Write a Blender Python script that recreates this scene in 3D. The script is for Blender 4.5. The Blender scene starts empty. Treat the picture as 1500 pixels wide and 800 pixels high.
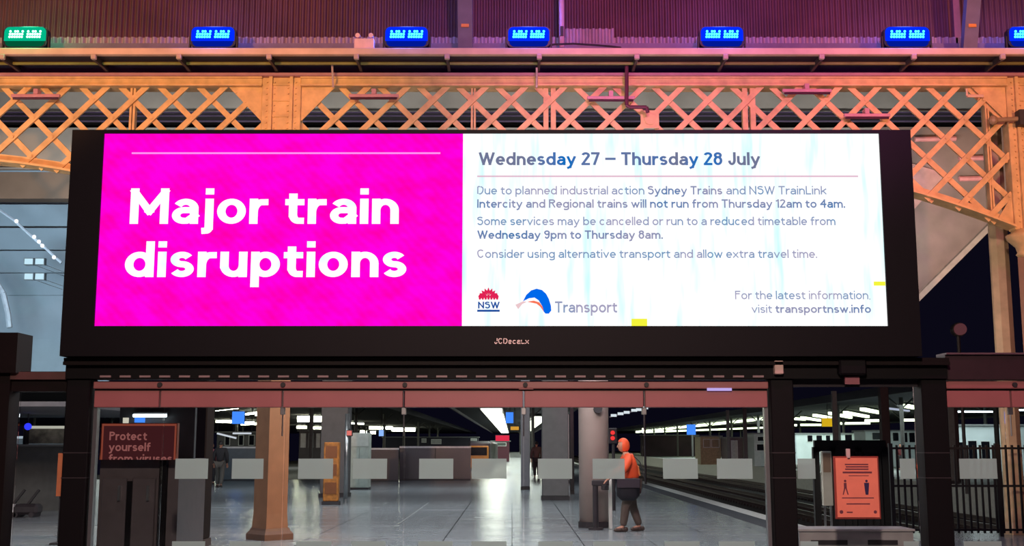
import bpy, bmesh, math, random
from mathutils import Vector, Matrix
random.seed(7)
S = bpy.context.scene
COL = S.collection

# ------------------------------------------------------------------ camera
F = 1700.0
TH = math.atan(252.0 / F)
EYE = 1.65
cd = bpy.data.cameras.new('camera'); cam = bpy.data.objects.new('camera', cd); COL.objects.link(cam)
cam.location = (0, 0, EYE); cam.rotation_euler = (math.pi / 2 + TH, 0, 0)
cd.sensor_width = 36.0; cd.lens = F / 1500.0 * 36.0; cd.clip_end = 1000; cd.clip_start = .1
S.camera = cam
S.view_settings.view_transform = 'Standard'; S.view_settings.look = 'None'
S.view_settings.exposure = 0.0; S.view_settings.gamma = 1.0; S.view_settings.use_curve_mapping = False

# ------------------------------------------------------------------ night sky
w = bpy.data.worlds.new('night_sky'); S.world = w; w.use_nodes = True
w.node_tree.nodes['Background'].inputs[0].default_value = (.0030, .0026, .0075, 1)
w.node_tree.nodes['Background'].inputs[1].default_value = 1.0

# ------------------------------------------------------------------ lamps
def lamp(name, kind, loc, aim, power, col, size=1.0, sizey=None, spot=60, blend=.6):
    l = bpy.data.lights.new(name, kind); l.energy = power; l.color = col
    if kind == 'AREA':
        l.size = size
        if sizey: l.shape = 'RECTANGLE'; l.size_y = sizey
    elif kind == 'SPOT':
        l.spot_size = math.radians(spot); l.spot_blend = blend; l.shadow_soft_size = size
    else: l.shadow_soft_size = size
    o = bpy.data.objects.new(name, l); COL.objects.link(o); o.location = loc
    d = Vector(aim) - Vector(loc)
    o.rotation_euler = d.to_track_quat('-Z', 'Y').to_euler()
    return o
# hall lamps on the camera's side
lamp('hall_lamp', 'SPOT', (-8, 3, 7.0), (-7.0, 21, 8.5), 9200, (1, .45, .15), .3, spot=35, blend=.6)
lamp('hall_lamp', 'SPOT', (11, 3, 6.5), (10.2, 21, 6.8), 8000, (1, .42, .18), .3, spot=37, blend=.8)
lamp('hall_lamp', 'SPOT', (3.2, 1, 7.5), (3.6, 21, 8.4), 9500, (1, .16, .72), .4, spot=36, blend=1)
lamp('hall_lamp', 'SPOT', (0, 0, 7.5), (0, 14.4, 2.2), 5200, (1, .74, .62), .4, spot=100, blend=.6)
lamp('hall_lamp', 'SPOT', (2, 4, 15), (2, 21, 9.8), 2600, (1, .22, .55), .4, spot=110, blend=.5)
# added unseen lights behind the billboard, brightening cream column, person and left floor
lamp('concourse_light', 'SPOT', (4.9, 20.2, 4.6), (-4.1, 21, 1.6), 4200, (1, .55, .28), .2, spot=30, blend=.6)
lamp('concourse_light', 'AREA', (.5, 17.0, 4.6), (2.1, 23.5, 1.2), 260, (1, .90, .82), 1.2, .6)
lamp('concourse_light', 'AREA', (-12, 17.0, 4.4), (-12, 26, 0), 380, (1, .92, .85), 1.2, .6)
# concourse ceiling lamps beyond the glass, shining down
for y in (21, 31, 44):
    lamp('concourse_light', 'AREA', (-3, y, 5.2), (-3, y, 0), 500, (.96, .98, 1), 14, 2.0)
lamp('concourse_light', 'AREA', (3.5, 26, 5.4), (1.5, 23, 1), 170, (1, .93, .86), 2.0, 2.0)
for y in (75, 110, 150):
    lamp('platform_lamp', 'AREA', (26, y, 4.1), (26, y, 0), 1500, (.9, 1, .95), 12, 12)
    lamp('platform_lamp', 'AREA', (-28, y, 4.1), (-28, y, 0), 1500, (.95, 1, .9), 12, 12)
    lamp('platform_lamp', 'AREA', (0, y, 4.1), (0, y, 0), 900, (.95, 1, .88), 4, 12)
# lamps over the far roofs and in the train shed
lamp('shed_lamp', 'AREA', (-17, 34, 6.0), (-17, 44, 7), 600, (.62, .85, 1), 3, 2)
lamp('roof_lamp', 'AREA', (0, 23, 6.2), (0, 27, 8.2), 760, (1, .93, .85), 22, .6)
lamp('roof_lamp', 'AREA', (11.5, 23.0, 3.2), (10.5, 28, 6.5), 60, (1, .85, .75), 3, 1)

# ------------------------------------------------------------------ helpers
def lin(c):
    c = c / 255.0
    return c / 12.92 if c <= .04045 else ((c + .055) / 1.055) ** 2.4
def L3(rgb): return tuple(lin(v) for v in rgb)
def P(px, py, Y):
    a = (px - 750) / F; b = (400 - py) / F
    d = Vector((a, math.cos(TH) - b * math.sin(TH), math.sin(TH) + b * math.cos(TH)))
    return Vector((0, 0, EYE)) + d * (Y / d.y)
def PZ(px, py, Z):
    a = (px - 750) / F; b = (400 - py) / F
    d = Vector((a, math.cos(TH) - b * math.sin(TH), math.sin(TH) + b * math.cos(TH)))
    return Vector((0, 0, EYE)) + d * ((Z - EYE) / d.z)
MATS = {}
def mat(name, rgb, rough=.6, metal=0.0, var=.12, scale=6.0, bump=0.0, spec=.5):
    if name in MATS: return MATS[name]
    m = bpy.data.materials.new(name); m.use_nodes = True; nt = m.node_tree; b = nt.nodes['Principled BSDF']
    c = L3(rgb)
    tc = nt.nodes.new('ShaderNodeTexCoord'); n = nt.nodes.new('ShaderNodeTexNoise')
    n.inputs['Scale'].default_value = scale; n.inputs['Detail'].default_value = 4
    nt.links.new(tc.outputs['Object'], n.inputs['Vector'])
    r = nt.nodes.new('ShaderNodeValToRGB'); nt.links.new(n.outputs['Fac'], r.inputs[0])
    r.color_ramp.elements[0].position = .3; r.color_ramp.elements[1].position = .7
    r.color_ramp.elements[0].color = tuple(v * (1 - var) for v in c) + (1,)
    r.color_ramp.elements[1].color = tuple(min(1, v * (1 + var)) for v in c) + (1,)
    nt.links.new(r.outputs[0], b.inputs['Base Color'])
    b.inputs['Roughness'].default_value = rough; b.inputs['Metallic'].default_value = metal
    b.inputs['Specular IOR Level'].default_value = spec
    if bump:
        bp = nt.nodes.new('ShaderNodeBump'); bp.inputs['Strength'].default_value = bump
        nt.links.new(n.outputs['Fac'], bp.inputs['Height']); nt.links.new(bp.outputs[0], b.inputs['Normal'])
    MATS[name] = m; return m
def emit(name, rgb, strength=1.0, rgb2=None, scale=(1, 1, 1), lo=.4, hi=.6, wave=False):
    if name in MATS: return MATS[name]
    m = bpy.data.materials.new(name); m.use_nodes = True; nt = m.node_tree; nt.nodes.clear()
    o = nt.nodes.new('ShaderNodeOutputMaterial'); e = nt.nodes.new('ShaderNodeEmission')
    e.inputs[0].default_value = L3(rgb) + (1,); e.inputs[1].default_value = strength
    nt.links.new(e.outputs[0], o.inputs[0])
    if rgb2:
        tc = nt.nodes.new('ShaderNodeTexCoord'); mp = nt.nodes.new('ShaderNodeMapping'); mp.inputs['Scale'].default_value = scale
        nt.links.new(tc.outputs['Object'], mp.inputs[0])
        n = nt.nodes.new('ShaderNodeTexNoise'); n.inputs['Scale'].default_value = 1; n.inputs['Detail'].default_value = 2
        nt.links.new(mp.outputs[0], n.inputs['Vector'])
        src = n.outputs['Fac']
        if wave:
            wv = nt.nodes.new('ShaderNodeTexWave'); wv.wave_type = 'BANDS'; wv.bands_direction = 'DIAGONAL'
            wv.inputs['Scale'].default_value = 4.5; wv.inputs['Distortion'].default_value = 3; wv.inputs['Detail'].default_value = 1
            nt.links.new(tc.outputs['Object'], wv.inputs[0])
            mx = nt.nodes.new('ShaderNodeMath'); mx.operation = 'MULTIPLY_ADD'
            nt.links.new(wv.outputs['Fac'], mx.inputs[0]); mx.inputs[1].default_value = .10; nt.links.new(n.outputs['Fac'], mx.inputs[2])
            src = mx.outputs[0]
        r = nt.nodes.new('ShaderNodeValToRGB'); nt.links.new(src, r.inputs[0])
        r.color_ramp.elements[0].position = lo; r.color_ramp.elements[1].position = hi
        r.color_ramp.elements[0].color = L3(rgb) + (1,); r.color_ramp.elements[1].color = L3(rgb2) + (1,)
        nt.links.new(r.outputs[0], e.inputs[0])
    MATS[name] = m; return m
def glassy(name, tint, gloss, frost=0.0, fcol=(170, 172, 168), rough=.03):
    m = bpy.data.materials.new(name); m.use_nodes = True; nt = m.node_tree; nt.nodes.clear()
    o = nt.nodes.new('ShaderNodeOutputMaterial'); t = nt.nodes.new('ShaderNodeBsdfTransparent'); t.inputs[0].default_value = L3(tint) + (1,)
    g = nt.nodes.new('ShaderNodeBsdfGlossy'); g.inputs['Roughness'].default_value = rough
    fr = nt.nodes.new('ShaderNodeFresnel'); fr.inputs[0].default_value = 1.45
    mu = nt.nodes.new('ShaderNodeMath'); mu.operation = 'MULTIPLY'; nt.links.new(fr.outputs[0], mu.inputs[0]); mu.inputs[1].default_value = gloss
    mx = nt.nodes.new('ShaderNodeMixShader'); nt.links.new(mu.outputs[0], mx.inputs[0]); nt.links.new(t.outputs[0], mx.inputs[1]); nt.links.new(g.outputs[0], mx.inputs[2])
    out = mx
    if frost:
        d = nt.nodes.new('ShaderNodeBsdfDiffuse'); d.inputs[0].default_value = L3(fcol) + (1,)
        tr = nt.nodes.new('ShaderNodeBsdfTranslucent'); tr.inputs[0].default_value = L3(fcol) + (1,)
        m1 = nt.nodes.new('ShaderNodeMixShader'); m1.inputs[0].default_value = .5; nt.links.new(d.outputs[0], m1.inputs[1]); nt.links.new(tr.outputs[0], m1.inputs[2])
        m2 = nt.nodes.new('ShaderNodeMixShader'); m2.inputs[0].default_value = frost; nt.links.new(mx.outputs[0], m2.inputs[1]); nt.links.new(m1.outputs[0], m2.inputs[2])
        out = m2
    nt.links.new(out.outputs[0], o.inputs[0]); MATS[name] = m; return m

def box(bm, x0, x1, y0, y1, z0, z1, bev=0):
    vs = [bm.verts.new(p) for p in ((x0,y0,z0),(x1,y0,z0),(x1,y1,z0),(x0,y1,z0),(x0,y0,z1),(x1,y0,z1),(x1,y1,z1),(x0,y1,z1))]
    fs = [bm.faces.new([vs[i] for i in f]) for f in ((0,3,2,1),(4,5,6,7),(0,1,5,4),(1,2,6,5),(2,3,7,6),(3,0,4,7))]
    if bev:
        es = set(e for f in fs for e in f.edges)
        bmesh.ops.bevel(bm, geom=list(es), offset=bev, segments=1, affect='EDGES')
    return vs
def B(*a, **k):
    bm = bmesh.new(); box(bm, *a, **k); return bm
def bar(bm, a, b, w, h, up=(0, 0, 1)):
    a, b = Vector(a), Vector(b); d = (b - a).normalized(); u = Vector(up)
    if abs(d.dot(u)) > .99: u = Vector((0, 1, 0))
    s = d.cross(u).normalized(); t = s.cross(d).normalized()
    vs = []
    for p in (a, b):
        for i, j in ((-1,-1),(1,-1),(1,1),(-1,1)): vs.append(bm.verts.new(p + s * w/2 * i + t * h/2 * j))
    for f in ((3,2,1,0),(4,5,6,7),(0,1,5,4),(1,2,6,5),(2,3,7,6),(3,0,4,7)): bm.faces.new([vs[i] for i in f])
def cyl(bm, a, b, r0, r1=None, n=10):
    a, b = Vector(a), Vector(b); r1 = r0 if r1 is None else r1
    d = (b - a).normalized(); u = Vector((0, 0, 1)) if abs(d.z) < .9 else Vector((1, 0, 0))
    s = d.cross(u).normalized(); t = s.cross(d)
    A = [bm.verts.new(a + (s * math.cos(2*math.pi*i/n) + t * math.sin(2*math.pi*i/n)) * r0) for i in range(n)]
    C = [bm.verts.new(b + (s * math.cos(2*math.pi*i/n) + t * math.sin(2*math.pi*i/n)) * r1) for i in range(n)]
    for i in range(n): bm.faces.new((A[i], A[(i+1)%n], C[(i+1)%n], C[i]))
    bm.faces.new(A[::-1]); bm.faces.new(C)
def lathe(bm, c, prof, n=12, rot=0):
    rings = []
    for r, z in prof:
        rings.append([bm.verts.new((c[0] + r*math.cos(2*math.pi*i/n+rot), c[1] + r*math.sin(2*math.pi*i/n+rot), c[2] + z)) for i in range(n)])
    for A, C in zip(rings, rings[1:]):
        for i in range(n): bm.faces.new((A[i], A[(i+1)%n], C[(i+1)%n], C[i]))
    bm.faces.new(rings[0][::-1]); bm.faces.new(rings[-1])
def prism(bm, pts, y0, y1):
    A = [bm.verts.new((p[0], y0, p[1])) for p in pts]; C = [bm.verts.new((p[0], y1, p[1])) for p in pts]
    n = len(pts)
    bm.faces.new(A); bm.faces.new(C[::-1])
    for i in range(n): bm.faces.new((A[i], C[i], C[(i+1)%n], A[(i+1)%n]))
def ball(bm, c, r, sx=1, sy=1, sz=1, n=10):
    m = Matrix.Translation(Vector(c)) @ Matrix.Diagonal((r*sx, r*sy, r*sz, 1))
    bmesh.ops.create_uvsphere(bm, u_segments=n, v_segments=max(6, n*2//3), radius=1, matrix=m)

def rootloc(o):
    while o.parent: o = o.parent
    return o.location.copy()
def obj(name, bm, m, parent=None, smooth=False):
    me = bpy.data.meshes.new(name)
    if parent is not None: bmesh.ops.translate(bm, verts=bm.verts, vec=-rootloc(parent))
    bmesh.ops.recalc_face_normals(bm, faces=bm.faces)
    bm.to_mesh(me); bm.free()
    if smooth:
        for p in me.polygons: p.use_smooth = True
    me.materials.append(m)
    o = bpy.data.objects.new(name, me); COL.objects.link(o)
    if parent is not None: o.parent = parent
    return o
def tag(o, label, cat, group=None):
    o['label'] = label; o['category'] = cat
    if group: o['group'] = group
    return o
def thing(name, label, cat, loc, group=None):
    o = bpy.data.objects.new(name, None); COL.objects.link(o); o.location = loc; o.empty_display_size = .2
    return tag(o, label, cat, group)
def struct(name, bm, m):
    o = obj(name, bm, m); o['kind'] = 'structure'; return o
def dup(o, loc, label=None):
    r = o.copy(); COL.objects.link(r); r.location = loc
    if label: r['label'] = label
    for ch in list(o.children):
        c = ch.copy(); COL.objects.link(c); c.parent = r
        for g in ch.children:
            d = g.copy(); COL.objects.link(d); d.parent = c
    return r
# a plain sans-serif drawn with strokes: x 0..1 across the letter, y 0 baseline, 1 x-height, 2 cap height, -1 descender
def ell(cx, cy, rx, ry, a0, a1, n=None):
    n = n or max(4, int(abs(a1-a0)/12))
    return [(cx + rx*math.cos(math.radians(a0+(a1-a0)*i/n)), cy + ry*math.sin(math.radians(a0+(a1-a0)*i/n))) for i in range(n+1)]
def glyphs():
    G = {}
    O = ell(.5, .5, .5, .5, 0, 360); bowl = O
    bump = [(0, 0), (0, 1)]
    arch = lambda x0, x1: [(x0, .55)] + ell((x0+x1)/2, .55, (x1-x0)/2, .45, 180, 0) + [(x1, 0)]
    G['o'] = (.60, [O]); G['d'] = (.60, [O, [(1, 0), (1, 2)]]); G['b'] = (.60, [O, [(0, 0), (0, 2)]])
    G['p'] = (.60, [O, [(0, -1), (0, 1)]]); G['q'] = (.60, [O, [(1, -1), (1, 1)]])
    G['g'] = (.60, [O, [(1, 1), (1, -.55)] + ell(.5, -.55, .5, .45, 0, -150)])
    G['a'] = (.55, [[(1, 0), (1, .62)] + ell(.52, .66, .48, .34, 0, 155), [(1, .56), (.5, .56)] + ell(.42, .28, .42, .28, 90, 270) + [(.6, 0), (1, .26)]])
    G['c'] = (.56, [ell(.5, .5, .5, .5, 42, 318)]); G['e'] = (.58, [[(0, .5), (1, .5)] + ell(.5, .5, .5, .5, 0, 318)])
    G['f'] = (.38, [[(.35, 0), (.35, 1.55)] + ell(.85, 1.55, .5, .45, 180, 95) + [(1, 2)], [(0, .96), (1, .96)]])
    G['h'] = (.56, [[(0, 0), (0, 2)], arch(0, 1)]); G['n'] = (.56, [[(0, 0), (0, 1)], arch(0, 1)])
    G['m'] = (.88, [[(0, 0), (0, 1)], arch(0, .5), arch(.5, 1)]); G['r'] = (.39, [[(0, 0), (0, 1)], [(0, .35)] + ell(.8, .45, .8, .53, 180, 95) + [(1, .98)]])
    G['i'] = (0, [[(0, 0), (0, 1)], [(0, 1.82), (0, 1.86)]]); G['l'] = (0, [[(0, 0), (0, 2)]])
    G['j'] = (.24, [[(1, 1), (1, -.6)] + ell(.2, -.6, .8, .4, 0, -80) + [(0, -1)], [(1, 1.82), (1, 1.86)]])
    G['k'] = (.54, [[(0, 0), (0, 2)], [(1, 1), (0, .38)], [(.35, .62), (1, 0)]])
    G['s'] = (.50, [ell(.5, .755, .46, .245, 25, 270) + ell(.5, .255, .5, .255, 90, -155)[1:]])
    G['t'] = (.40, [[(.35, 1.5), (.35, .35)] + ell(.85, .35, .5, .35, 180, 265) + [(1, 0)], [(0, .98), (1, .98)]])
    G['u'] = (.56, [[(0, 1), (0, .45)] + ell(.5, .45, .5, .45, 180, 360) + [(1, 1)], [(1, 1), (1, 0)]])
    G['v'] = (.58, [[(0, 1), (.5, 0), (1, 1)]]); G['w'] = (.82, [[(0, 1), (.27, 0), (.5, .9), (.73, 0), (1, 1)]])
    G['x'] = (.55, [[(0, 1), (1, 0)], [(0, 0), (1, 1)]]); G['y'] = (.58, [[(0, 1), (.5, 0)], [(1, 1), (.32, -.8), (.05, -1)]]); G['z'] = (.5, [[(0, 1), (1, 1), (0, 0), (1, 0)]])
    C = lambda cx, cy, rx, ry, a0, a1: ell(cx, cy, rx, ry, a0, a1, max(5, int(abs(a1-a0)/14)))
    G['C'] = (.70, [C(.5, 1, .5, 1, 40, 320)]); G['D'] = (.64, [[(0, 0), (0, 2), (.4, 2)] + C(.4, 1, .6, 1, 90, -90) + [(0, 0)]])
    G['F'] = (.54, [[(0, 0), (0, 2), (1, 2)], [(0, 1.02), (.85, 1.02)]]); G['I'] = (0, [[(0, 0), (0, 2)]])
    G['J'] = (.50, [[(1, 2), (1, .6)] + C(.5, .6, .5, .6, 0, -170)]); G['L'] = (.52, [[(0, 2), (0, 0), (1, 0)]])
    G['M'] = (.80, [[(0, 0), (0, 2)], [(0, 2), (.5, .5), (1, 2)], [(1, 2), (1, 0)]]); G['N'] = (.68, [[(0, 0), (0, 2), (1, 0), (1, 2)]])
    G['P'] = (.58, [[(0, 0), (0, 2), (.5, 2)] + C(.5, 1.45, .5, .55, 90, -90) + [(0, .9)]])
    G['R'] = (.62, [[(0, 0), (0, 2), (.5, 2)] + C(.5, 1.47, .5, .53, 90, -90) + [(0, .94)], [(.5, .94), (1, 0)]])
    G['S'] = (.62, [C(.5, 1.5, .47, .5, 25, 270) + C(.5, .5, .5, .5, 90, -155)[1:]])
    G['T'] = (.62, [[(0, 2), (1, 2)], [(.5, 2), (.5, 0)]]); G['W'] = (1.0, [[(0, 2), (.26, 0), (.5, 1.9), (.74, 0), (1, 2)]])
    G['1'] = (.30, [[(0, 1.65), (1, 2), (1, 0)]]); G['2'] = (.54, [C(.5, 1.45, .5, .55, 170, -30) + [(0, 0), (1, 0)]])
    G['4'] = (.60, [[(.75, 0), (.75, 2), (0, .6), (1, .6)]]); G['7'] = (.54, [[(0, 2), (1, 2), (.35, 0)]])
    G['8'] = (.56, [C(.5, 1.5, .44, .5, 0, 360), C(.5, .5, .5, .5, 0, 360)]); G['9'] = (.56, [C(.5, 1.4, .5, .6, 0, 360), [(1, 1.4)] + C(.5, .9, .5, .9, 0, -140)])
    G['\u2013'] = (.66, [[(0, .75), (1, .75)]]); G['.'] = (0, [[(0, 0), (0, .02)]]); G[','] = (.02, [[(1, .02), (1, 0), (0, -.35)]])
    return G
GL = glyphs(); CAP = .72; XH = .51; DES = .20
def letters_2d(s, w):
    """polygons per letter in em units; stems are w wide, level strokes a little thinner"""
    wh = min(w, .125)
    def Y(y):
        if y <= 0: return wh/2 + y*DES
        if y <= 1: return wh/2 + y*(XH-wh)
        return (XH-wh/2) + (y-1)*(CAP-XH)
    def off(d): n = Vector((-d.y, d.x)); return Vector((n.x*w/2, n.y*wh/2))
    x = 0; out = []; track = max(.066, .125 - w*.42)
    for ch in s:
        if ch == ' ': x += .25; continue
        W_, strokes = GL[ch]; W_ = max(W_*.90, w); inner = W_ - w; polys = []
        ys = [py for st in strokes for _, py in st]
        lo = 0 if min(ys) >= 0 else -9; hi = 9 if ch in '.,' else (XH if max(ys) <= 1.001 else CAP)
        if ch == 't': hi = 9
        for st in strokes:
            if ch in 'ij' and st[0][1] == 1.82:
                cx = x + w/2 + st[0][0]*inner; h = min(w, .125)
                polys.append([Vector((cx-w/2, CAP-h)), Vector((cx+w/2, CAP-h)), Vector((cx+w/2, CAP)), Vector((cx-w/2, CAP))]); continue
            pts = [Vector((x + w/2 + px*inner, Y(py))) for px, py in st]
            closed = (pts[0]-pts[-1]).length < 1e-4 and len(pts) > 8
            runs = [[pts[0]]]                     # split at sharp corners
            for k in range(1, len(pts)):
                runs[-1].append(pts[k])
                if k < len(pts)-1:
                    a = (pts[k]-pts[k-1]).normalized(); b = (pts[k+1]-pts[k]).normalized()
                    if a.dot(b) < .74: runs.append([pts[k]])
            for ri, r in enumerate(runs):
                r = [r[0]] + [q for p_, q in zip(r, r[1:]) if (q-p_).length > 1e-5]
                if len(r) < 2: r = [r[0], r[0] + Vector((0, .001))]
                d0 = (r[1]-r[0]).normalized(); d1 = (r[-1]-r[-2]).normalized()
                full = lambda d: wh/2 if abs(d.y) > abs(d.x) else w/2
                if not closed:
                    straight0 = len(r) == 2 or (r[1]-r[0]).length > .12; straight1 = len(r) == 2 or (r[-1]-r[-2]).length > .12 or ch in 'rtfj'
                    if straight0: r[0] = r[0] - d0*full(d0)
                    if straight1: r[-1] = r[-1] + d1*full(d1)
                L_, R_ = [], []
                for k, p in enumerate(r):
                    if closed and k in (0, len(r)-1): d = ((r[1]-r[0]).normalized() + (r[-1]-r[-2]).normalized()).normalized()
                    elif k == 0: d = (r[1]-r[0]).normalized()
                    elif k == len(r)-1: d = (r[-1]-r[-2]).normalized()
                    else: d = ((r[k+1]-r[k]).normalized() + (r[k]-r[k-1]).normalized()).normalized()
                    o = off(d); L_.append(p+o); R_.append(p-o)
                for k in range(len(r)-1): polys.append([R_[k], R_[k+1], L_[k+1], L_[k]])
        cl = []
        for q in polys:
            q = [Vector((p.x, min(max(p.y, lo), hi))) for p in q]
            cl.append(q)
        out.append((ch, cl)); x += W_ + track - (.03 if ch == 'r' and w < .12 else 0)
    return out
def text_on(s, px0, px1, base, cap, Y, m, parent, bold=0.0, clipz=None, name='lettering', each=False):
    """lettering on a vertical face at depth Y: from px0 to px1, baseline and cap height given in the photograph"""
    w = .088 + bold*2.9
    L = letters_2d(s, w)
    xs = [p.x for _, pl in L for q in pl for p in q]; x0, x1 = min(xs), max(xs)
    A = P(px0, base, Y); C = P(px1, base, Y); T = P(px0, cap, Y)
    kx = (C.x - A.x)/(x1 - x0); kz = (T.z - A.z)/CAP
    def put(bm, pl):
        for q in pl: bm.faces.new([bm.verts.new((A.x + (p.x-x0)*kx, Y, A.z + p.y*kz)) for p in q])
    if each:
        word = None
        for ch, pl in L:
            bm = bmesh.new(); put(bm, pl); obj('letter', bm, m, parent)
        return
    bm = bmesh.new()
    for ch, pl in L: put(bm, pl)
    if clipz is not None:
        bmesh.ops.bisect_plane(bm, geom=bm.verts[:] + bm.edges[:] + bm.faces[:], plane_co=(0, 0, clipz), plane_no=(0, 0, 1), clear_inner=True)
    o = obj(name, bm, m, parent); o['kind'] = 'stuff'; return o

# ------------------------------------------------------------------ materials
cream = mat('cream_iron_paint', (214, 170, 116), .5, 0, .18, 5, .05)
cream2 = mat('cream_column_paint', (205, 172, 130), .5, 0, .15, 4, .05)
black_case = mat('black_casing', (9, 6, 11), .6, 0, .1, spec=.2)
dark_steel = mat('dark_brown_steel', (18, 9, 10), .6, 0, .15, spec=.2)
dark_post = mat('near_black_post', (8, 5, 9), .6, 0, .15, spec=.2)
salmon = mat('salmon_rail', (158, 96, 96), .45, 0, .06, 2)  # salmon tone of the rails set in the base colour
chrome = mat('brushed_steel', (175, 178, 180), .3, .9, .05)
sheet = mat('corrugated_sheet_paint', (84, 44, 56), .65, 0, .2, 1.5)
sheet2 = mat('corrugated_clear_sheet', (150, 122, 135), .6, 0, .2, 3)
ledge_m = mat('ledge_paint', (215, 180, 160), .55, 0, .15, 2)
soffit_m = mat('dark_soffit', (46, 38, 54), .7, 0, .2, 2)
olive = mat('olive_pipe_paint', (128, 122, 66), .5, 0, .2, 3)
purple = mat('purple_grey_fascia', (120, 52, 190), .6, 0, .2, 2)
iron = mat('blackened_iron', (48, 42, 46), .6, .1, .2)
greyroof = mat('grey_roof_lining', (140, 138, 134), .8, 0, .15, 1.2)
brownroof = mat('brown_roof_lining', (120, 104, 98), .8, 0, .18, 1.5)
blackroof = mat('black_roof_gap', (18, 16, 24), .8)
glass = glassy('clear_glass', (242, 245, 246), .8)
smoked = glassy('smoked_glass', (120, 118, 124), .9)
frost = glassy('frosted_film', (235, 235, 232), .3, frost=.72, fcol=(205, 230, 226))
tube_m = emit('tube_light', (240, 255, 205), 5.0)
tube_w = emit('tube_light_white', (235, 248, 255), 5.0)
blue_sign = emit('blue_sign_light', (70, 140, 255), 1.3)
grey_col = mat('grey_column_render', (120, 118, 120), .7, 0, .1)

# ------------------------------------------------------------------ floor and pits
def floor_mat():
    m = bpy.data.materials.new('grey_stone_tile'); m.use_nodes = True; nt = m.node_tree; b = nt.nodes['Principled BSDF']
    ge = nt.nodes.new('ShaderNodeNewGeometry'); n = nt.nodes.new('ShaderNodeTexNoise'); n.inputs['Scale'].default_value = .8; n.inputs['Detail'].default_value = 2
    nt.links.new(ge.outputs['Position'], n.inputs['Vector'])
    br = nt.nodes.new('ShaderNodeTexBrick'); br.offset = 0; br.inputs['Scale'].default_value = 1
    br.inputs['Brick Width'].default_value = 1.2; br.inputs['Row Height'].default_value = 1.2; br.inputs['Mortar Size'].default_value = .012
    br.inputs['Color1'].default_value = L3((142, 148, 152)) + (1,); br.inputs['Color2'].default_value = L3((131, 138, 143)) + (1,); br.inputs['Mortar'].default_value = L3((70, 74, 80)) + (1,)
    nt.links.new(ge.outputs['Position'], br.inputs['Vector']); nt.links.new(br.outputs['Color'], b.inputs['Base Color'])
    mr = nt.nodes.new('ShaderNodeMapRange'); nt.links.new(n.outputs['Fac'], mr.inputs[0]); mr.inputs[3].default_value = .19; mr.inputs[4].default_value = .25
    nt.links.new(mr.outputs[0], b.inputs['Roughness']); return m
fm = floor_mat()
grout = mat('dark_grout', (60, 62, 66), .7)
coping = mat('white_edge_coping', (205, 208, 205), .6, 0, .12)
tactile = mat('dark_tactile_strip', (72, 76, 82), .6)
pit_m = mat('track_ballast', (38, 34, 34), .95, 0, .4, 8, .6)
bm = bmesh.new()
box(bm, -60, 5.1, 34.0, 57, -.3, 0); box(bm, -60, -10.8, 16, 34.0, -.3, 0); box(bm, 4.8, 5.1, 16, 34.0, -.3, 0)
box(bm, 5.1, 30, 16, 23.2, -.3, 0); box(bm, -60, 30, -6, 16, -.3, 0); box(bm, -3.4, 5.1, 57, 320, -.3, 0)
box(bm, -10.8, 4.8, 16, 34, -.3, -.02)
fl = struct('floor', bm, fm)
tm = bmesh.new(); box(tm, -.596, .596, -.596, .596, -.02, 0, bev=.004)
tile0 = obj('tile', tm, fm); tile0.parent = fl; tile0.location = (-10.2, 16.6, 0)
for i in range(13):
    for j in range(15):
        if i == 0 and j == 0: continue
        t = tile0.copy(); COL.objects.link(t); t.parent = fl
        t.location = (-10.2 + i*1.2, 16.6 + j*1.2, random.uniform(-.0012, .0006))
o = obj('tactile_strip', B(5.1, 5.62, 23.2, 320, -.3, .004), tactile); o.parent = fl
o = obj('edge_coping', B(5.62, 6.0, 23.2, 320, -.32, .012), coping); o.parent = fl
struct('trim_1', B(5.5, 18.5, 23.2, 320, -1.5, -1.2), pit_m)
struct('trim_2', B(-40, -3.4, 57, 320, -1.5, -1.2), pit_m)
fp = struct('floor', B(18.9, 80, 40, 320, -1.3, 0), mat('far_platform_asphalt', (120, 124, 122), .6))
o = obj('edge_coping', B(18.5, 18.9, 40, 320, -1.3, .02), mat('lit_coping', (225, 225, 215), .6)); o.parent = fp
steel_rail = mat('rail_steel', (120, 105, 100), .3, .8)
for k, (x, y0, nm) in enumerate(((8.1, 23.4, 'nearest the concourse edge'), (12.3, 23.4, 'in the middle of the pit'), (16.4, 23.4, 'nearest the far platform'))):
    t = thing('railway_track', 'steel railway track in the dark pit, ' + nm, 'track', (x, y0, -1.2), 'tracks in the pit')
    for s in (-.72, .72):
        bm = bmesh.new(); box(bm, x+s-.035, x+s+.035, y0, 300, -1.06, -.92); box(bm, x+s-.07, x+s+.07, y0, 300, -1.09, -1.06); obj('rail', bm, steel_rail, t)
    bm = bmesh.new()
    for q in range(120): box(bm, x-1.25, x+1.25, y0 + q*.7, y0 + q*.7 + .25, -1.21, -1.09)
    s_ = obj('sleepers', bm, mat('sleeper_wood', (50, 42, 40), .9), t); s_['kind'] = 'stuff'

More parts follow.
